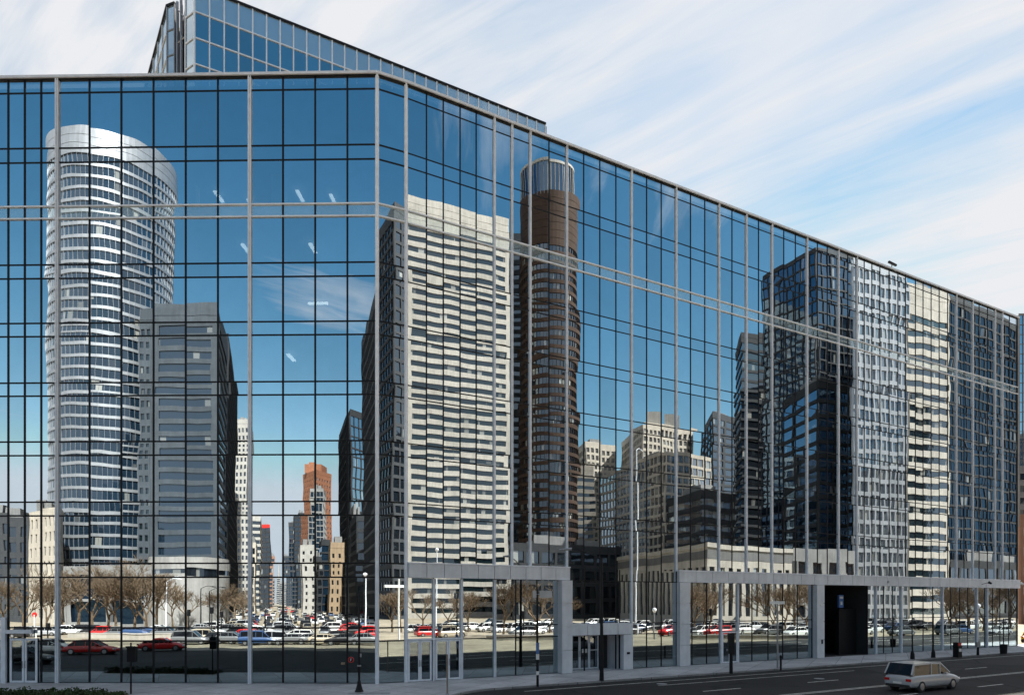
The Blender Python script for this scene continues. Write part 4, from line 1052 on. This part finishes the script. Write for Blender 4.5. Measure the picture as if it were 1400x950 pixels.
t = thing('newspaper_box', 'black newspaper box with a red and white front', 'newspaper box', (p.x, p.y, 0), aR)
mb = MB(); mb.box(-.32, .32, -.25, .25, .0, 1.0); mb.box(-.36, .36, -.28, .28, 1.0, 1.08); mb.box(-.3, .3, -.2, .25, 1.08, 1.42); mb.build('cabinet', M['black_metal'], t)
mb = MB(); mb.box(-.27, .27, -.222, -.2, 1.1, 1.38); mb.build('front_panel', M['red'], t); mb = MB(); mb.box(-.2, .2, -.275, -.25, .55, .85); mb.build('window', M['white'], t)
for px, y, h, lab in ((1247.5, 900.5, hgt(868, 62), 'thin black post left of the tall dark post'), (1276, 898.5, hgt(838, 64), 'tall dark post right of the thin black one')):
    p, Z = ground_at(px, y); t = thing('street_post', lab, 'post', (p.x, p.y, 0))
    mb = MB(); mb.lathe([(0, 0), (.2, 0), (.17, .5), (.1, .75), (.07, .8)], n=12); mb.build('base', M['black_metal'], t); mb = MB(); mb.tube((0, 0, .7), (0, 0, h), .065, .05, 10); mb.build('post', M['black_metal'], t)
p, Z = ground_at(1337, 895)
t = thing('parking_meter', 'pale headed parking meter by the pale mullion', 'parking meter', (p.x, p.y, 0)); mb = MB(); mb.tube((0, 0, 0), (0, 0, .8), .13, .1, 10); mb.build('post', M['black_metal'], t); mb = MB(); mb.box(-.18, .18, -.12, .12, .8, 1.3); mb.build('head', M['pale_concrete'], t)
p, Z = ground_at(1372, 893)
t = thing('litter_bin', 'dark litter bin with a post at the far right kerb', 'bin', (p.x, p.y, 0)); mb = MB(); mb.lathe([(0, 0), (.3, 0), (.36, .9), (.36, .96), (.0, 1.0)], n=14); mb.build('bin_body', M['black_metal'], t); mb = MB(); mb.tube((0, 0, .9), (0, 0, 3.6), .05, .05, 8); mb.build('post', M['black_metal'], t)

p, Z = ground_at(505, 947)
mb = MB(); mb.box(-1.2, 1.2, -.22, .22, .002, .012); tg = tag(mb.build('pavement_grate', M['grey_metal'], None, (p.x, p.y, 0)), 'long dark steel grate set into the pavement by the lamp post', 'grate')
for px, y in ((905, 932), (1120, 925)):
    p, Z = ground_at(px, y); mb = MB(); mb.lathe([(0, .006), (.34, .006), (.36, 0)], n=20); tag(mb.build('manhole_cover', M['grey_metal'], None, (p.x, p.y, RZ + .012)), 'round manhole cover in the road ' + ('left of the passing car' if px > 1000 else 'before the second granite portal'), 'manhole cover')
# street furniture across the street, seen in the glass
def street_lamp_globe(mir, px, ytop, Z, label, mat='white_metal', globe=True):
    p = at(mir, px, Z); h = hgt(ytop, Z); t = thing('street_lamp', label, 'street light', (p.x, p.y, RZ))
    mb = MB(); mb.tube((0, 0, 0), (0, 0, h), .13, .08, 10); mb.build('pole', M[mat], t)
    mb = MB()
    if globe: mb.lathe([(0, h - .1), (.2, h), (.36, h + .3), (.3, h + .55), (.0, h + .7)], n=14); mb.build('globe', M['globe'], t)
    else:
        pr = Vector((0, 0, h))
        for i in range(1, 6): q = Vector((.4 * i, 0, h + .55 * math.sin(i / 5 * 2.2))); mb.tube(pr, q, .05, .045, 6); pr = q
        mb.tube(pr, pr + Vector((.7, 0, -.1)), .12, .07, 6); mb.build('arm', M[mat], t)
    return t
street_lamp_globe('L', 498.5, 787, 108, 'white lamp post with a globe, reflected beside the black lamp post')
street_lamp_globe('L', 229, 796, 112, 'tall white curved street light reflected before the drum', globe=False)
street_lamp_globe('L', 277, 803, 125, 'dark street light reflected left of the pair before the drum', 'black_metal', False)
street_lamp_globe('L', 288.5, 806, 122, 'dark street light reflected right of the pair before the drum', 'black_metal', False)
street_lamp_globe('L', 363, 832, 92, 'dark bent street light reflected at the canyon mouth', 'black_metal', False)
street_lamp_globe('R', 870.5, 615, 112, 'very tall white street light reflected below the cream building', 'white_metal', False)
street_lamp_globe('R', 597, 752, 120, 'white lamp reflected before the cream striped tower', 'white_metal', True)
street_lamp_globe('R', 895, 835, 100, 'grey globe lamp reflected between the granite pillars', 'grey_metal', True)
street_lamp_globe('R', 1337, 830, 100, 'grey globe lamp reflected at the far right', 'grey_metal', True)
for mir, px, y, Z, lab in (('L', 48, 839, 100, 'red round sign on a white post reflected at left'),):
    p = at(mir, px, Z); t = thing('round_sign', lab, 'sign', (p.x, p.y, RZ)); h = hgt(y, Z)
    mb = MB(); mb.tube((0, 0, 0), (0, 0, h), .1, .1, 8); mb.build('post', M['white'], t); mb = MB(); mb.tube((0, -.1, h), (0, .06, h), .36, .36, 18); mb.build('sign_plate', M['red'], t)
for mir, px, Z, hh in (('L', 10, 95, 2.6), ('L', 65, 96, 2.4), ('L', 291, 104, 4.6), ('L', 303, 110, 3.6), ('L', 260, 106, 4.2), ('R', 716, 96, 4.), ('R', 970, 100, 4.2), ('R', 1010, 100, 4.)):
    p = at(mir, px, Z); t = thing('traffic_signal', f'black signal on a pole in the reflected street', 'traffic signal', (p.x, p.y, RZ), 0, 'signals in the reflected street')
    mb = MB(); mb.tube((0, 0, 0), (0, 0, hh), .09, .08, 8); mb.build('pole', M['black_metal'], t); mb = MB(); mb.box(-.2, .2, -.2, .2, hh - .9, hh + .1); mb.build('signal_head', M['black_metal'], t)
# white overhead gantry reflected at the corner bay, low planters and walls along the reflected lot
p = at('C', 546, 96); t = thing('sign_gantry', 'white mast with a horizontal arm reflected at the corner', 'mast', (p.x, p.y, RZ)); mb = MB(); mb.tube((0, 0, 0), (0, 0, 8.6), .14, .12, 8); mb.build('mast', M['white'], t); mb = MB(); mb.box(-2.6, 1.2, -.12, .12, 7.4, 7.75); mb.build('arm', M['white'], t)
for mir, a, b, Z, z1, lab in (('L', 90, 250, 100, .75, 'low pale planter wall under the reflected trees'), ('R', 665, 765, 96, .7, 'low pale wall before the reflected parked cars at the entrance'), ('R', 930, 1120, 98, .6, 'low pale wall before the reflected parking lot')):
    q0, q1 = at(mir, a, Z), at(mir, b, Z); u = (q1 - q0).normalized(); L = (q1 - q0).length; t = thing('planter_wall', lab, 'low wall', (q0.x, q0.y, RZ), math.atan2(u.y, u.x))
    mb = MB(); mb.box(0, L, -.25, .25, 0, z1); mb.build('wall', M['podium'], t); mb = MB(); mb.box(-.05, L + .05, -.32, .32, z1, z1 + .1); mb.build('coping', M['white_stone'], t)

# clipped hedge at bottom left: many small leaves
mb = MB(); rg = random.Random(3)
a = at('D', -40, 38.6); b = at('D', 172, 38.9)
for i in range(5200):
    f = rg.random(); q = a.lerp(b, f); taper = min(1, (1 - f) * 5)
    z = max(.02, rg.random() * (.33 + .1 * math.sin(f * 40) + .08 * math.sin(f * 97)) * (.4 + .6 * taper)); y = q.y + rg.uniform(-1.2, .35); x = q.x
    d = Vector((rg.gauss(0, 1), rg.gauss(0, 1), rg.gauss(.3, 1))).normalized(); e = d.orthogonal().normalized(); w = rg.uniform(.025, .055)
    c0 = Vector((x, y, z)); mb.poly([c0 - d * w * 1.6, c0 + e * w, c0 + d * w * 1.6, c0 - e * w])
tag(mb.build('hedge', M['hedge']), 'low dark green hedge along the bottom left edge', 'hedge')
mb = MB(); mb.prism(ccw([(a.x, a.y - 1.3), (b.x, b.y - 1.3), (b.x, b.y + .25), (a.x, a.y + .25)]), .0, .03); tag(mb.build('planting_bed', M['bark']), kind='structure')

# ------------------------------------------------------------------ sky, sun, camera
AZ, ELV = R_(21), R_(50)
w = bpy.data.worlds.new('World'); S.world = w; w.use_nodes = True
nt = w.node_tree; nt.nodes.clear()
out = nt.nodes.new('ShaderNodeOutputWorld'); bg = nt.nodes.new('ShaderNodeBackground'); bg.inputs['Strength'].default_value = .085
sky = nt.nodes.new('ShaderNodeTexSky'); sky.sky_type = 'NISHITA'; sky.sun_disc = False; sky.sun_elevation = ELV; sky.sun_rotation = AZ
sky.air_density = 1.0; sky.dust_density = .15; sky.ozone_density = 1.2; sky.altitude = 100
tc = nt.nodes.new('ShaderNodeTexCoord'); sp = nt.nodes.new('ShaderNodeSeparateXYZ'); nt.links.new(tc.outputs['Generated'], sp.inputs[0])
zz = math_n(nt, 'ADD', math_n(nt, 'MAXIMUM', sp.outputs[2], 0.0), .06)
uu = math_n(nt, 'DIVIDE', sp.outputs[0], zz); vv = math_n(nt, 'DIVIDE', sp.outputs[1], zz)
# cirrus: long along (0.81,-0.59)
al = math_n(nt, 'SUBTRACT', math_n(nt, 'MULTIPLY', uu, .81), math_n(nt, 'MULTIPLY', vv, .59))
ac = math_n(nt, 'ADD', math_n(nt, 'MULTIPLY', uu, .59), math_n(nt, 'MULTIPLY', vv, .81))
def noise2(ka, kc, scale, off, detail=7., rough=.6, dist=.4):
    cb = nt.nodes.new('ShaderNodeCombineXYZ')
    nt.links.new(math_n(nt, 'MULTIPLY_ADD', al, ka, off), cb.inputs[0]); nt.links.new(math_n(nt, 'MULTIPLY', ac, kc), cb.inputs[1])
    n_ = N(nt, 'ShaderNodeTexNoise', Scale=scale, Detail=detail, Roughness=rough, Distortion=dist); nt.links.new(cb.outputs[0], n_.inputs['Vector']); return n_.outputs['Fac']
n1 = noise2(.35, 2.0, 1.5, 3.1); n2 = noise2(.8, .9, .9, 8.7, 5., .55, .2); n3 = noise2(.6, 3.4, 2.0, 1.3, 8., .62, 1.0)
cov = math_n(nt, 'ADD', math_n(nt, 'MULTIPLY', n1, .50), math_n(nt, 'ADD', math_n(nt, 'MULTIPLY', n2, .62), math_n(nt, 'MULTIPLY', n3, .33)))
side = math_n(nt, 'MULTIPLY_ADD', vv, .24, math_n(nt, 'MULTIPLY', uu, -.05))       # thicker toward the sun side, thin behind the camera
side = nt.nodes.new('ShaderNodeClamp') and math_n(nt, 'MINIMUM', math_n(nt, 'MAXIMUM', side, -.3), .04)
cov = math_n(nt, 'ADD', cov, side)
high = math_n(nt, 'MULTIPLY', math_n(nt, 'MINIMUM', math_n(nt, 'MAXIMUM', math_n(nt, 'SUBTRACT', sp.outputs[2], .68), 0.), .2), 1.6)   # unseen cirrus overhead, added to brighten the shaded fronts and pavement
cov = math_n(nt, 'ADD', cov, high)
du = math_n(nt, 'ADD', uu, .62); dv_ = math_n(nt, 'ADD', vv, 1.95)                # a faint patch of cirrus behind the camera
d2 = math_n(nt, 'ADD', math_n(nt, 'MULTIPLY', du, du), math_n(nt, 'MULTIPLY', dv_, dv_))
cov = math_n(nt, 'ADD', cov, math_n(nt, 'MULTIPLY', math_n(nt, 'POWER', 2.718, math_n(nt, 'MULTIPLY', d2, -9.)), .21))
m = ramp(nt, cov, [(.55, 0.), (.66, .45), (.80, 1.)])
sepc = nt.nodes.new('ShaderNodeSeparateColor'); nt.links.new(sky.outputs[0], sepc.inputs[0])      # clear deep blue of a polarised spring sky
cmb = nt.nodes.new('ShaderNodeCombineColor')
for i, (k, e) in enumerate(((.30, 1.9), (.52, 1.3), (.555, 1.1))):
    nt.links.new(math_n(nt, 'MULTIPLY', math_n(nt, 'POWER', sepc.outputs[i], e), k), cmb.inputs[i])
sp2 = nt.nodes.new('ShaderNodeSeparateColor'); nt.links.new(cmb.outputs[0], sp2.inputs[0])
cm2 = nt.nodes.new('ShaderNodeCombineColor')
nt.links.new(math_n(nt, 'MINIMUM', sp2.outputs[0], math_n(nt, 'MULTIPLY', sp2.outputs[1], .74)), cm2.inputs[0])
nt.links.new(math_n(nt, 'MINIMUM', sp2.outputs[1], math_n(nt, 'MULTIPLY', sp2.outputs[2], .93)), cm2.inputs[1]); nt.links.new(sp2.outputs[2], cm2.inputs[2])
deep = mixc(nt, 1., cm2.outputs[0], (3.6, 3.8, 4.0), 'DARKEN')
cloud = mixc(nt, m, deep, (3.75, 3.8, 3.95, 1))
nt.links.new(cloud, bg.inputs[0]); nt.links.new(bg.outputs[0], out.inputs[0])
sl = bpy.data.lights.new('sun', 'SUN'); sl.energy = 5.0; sl.angle = R_(.53); sl.color = (1., .925, .82)
so = bpy.data.objects.new('sun', sl); COL.objects.link(so)
sd = Vector((math.sin(AZ) * math.cos(ELV), math.cos(AZ) * math.cos(ELV), math.sin(ELV)))
so.rotation_euler = sd.to_track_quat('Z', 'Y').to_euler(); so.location = (0, 0, 150)

cd = bpy.data.cameras.new('camera'); co = bpy.data.objects.new('camera', cd); COL.objects.link(co)
co.location = (0, 0, EYE); co.rotation_euler = (R_(90), 0, 0)
cd.sensor_width = 36; cd.lens = 36 * F / 1400; cd.shift_x = 0; cd.shift_y = (HY - 475) / 1400
cd.clip_start = .1; cd.clip_end = 9000
S.camera = co
S.view_settings.view_transform = 'Standard'; S.view_settings.look = 'None'; S.view_settings.exposure = 1.4; S.view_settings.gamma = 1
S.view_settings.use_curve_mapping = False
S.cycles.max_bounces = 8; S.cycles.glossy_bounces = 5; S.cycles.diffuse_bounces = 3; S.cycles.transmission_bounces = 4; S.cycles.transparent_max_bounces = 8
S.cycles.use_denoising = True; S.cycles.sample_clamp_indirect = 6; S.cycles.caustics_reflective = False; S.cycles.caustics_refractive = False
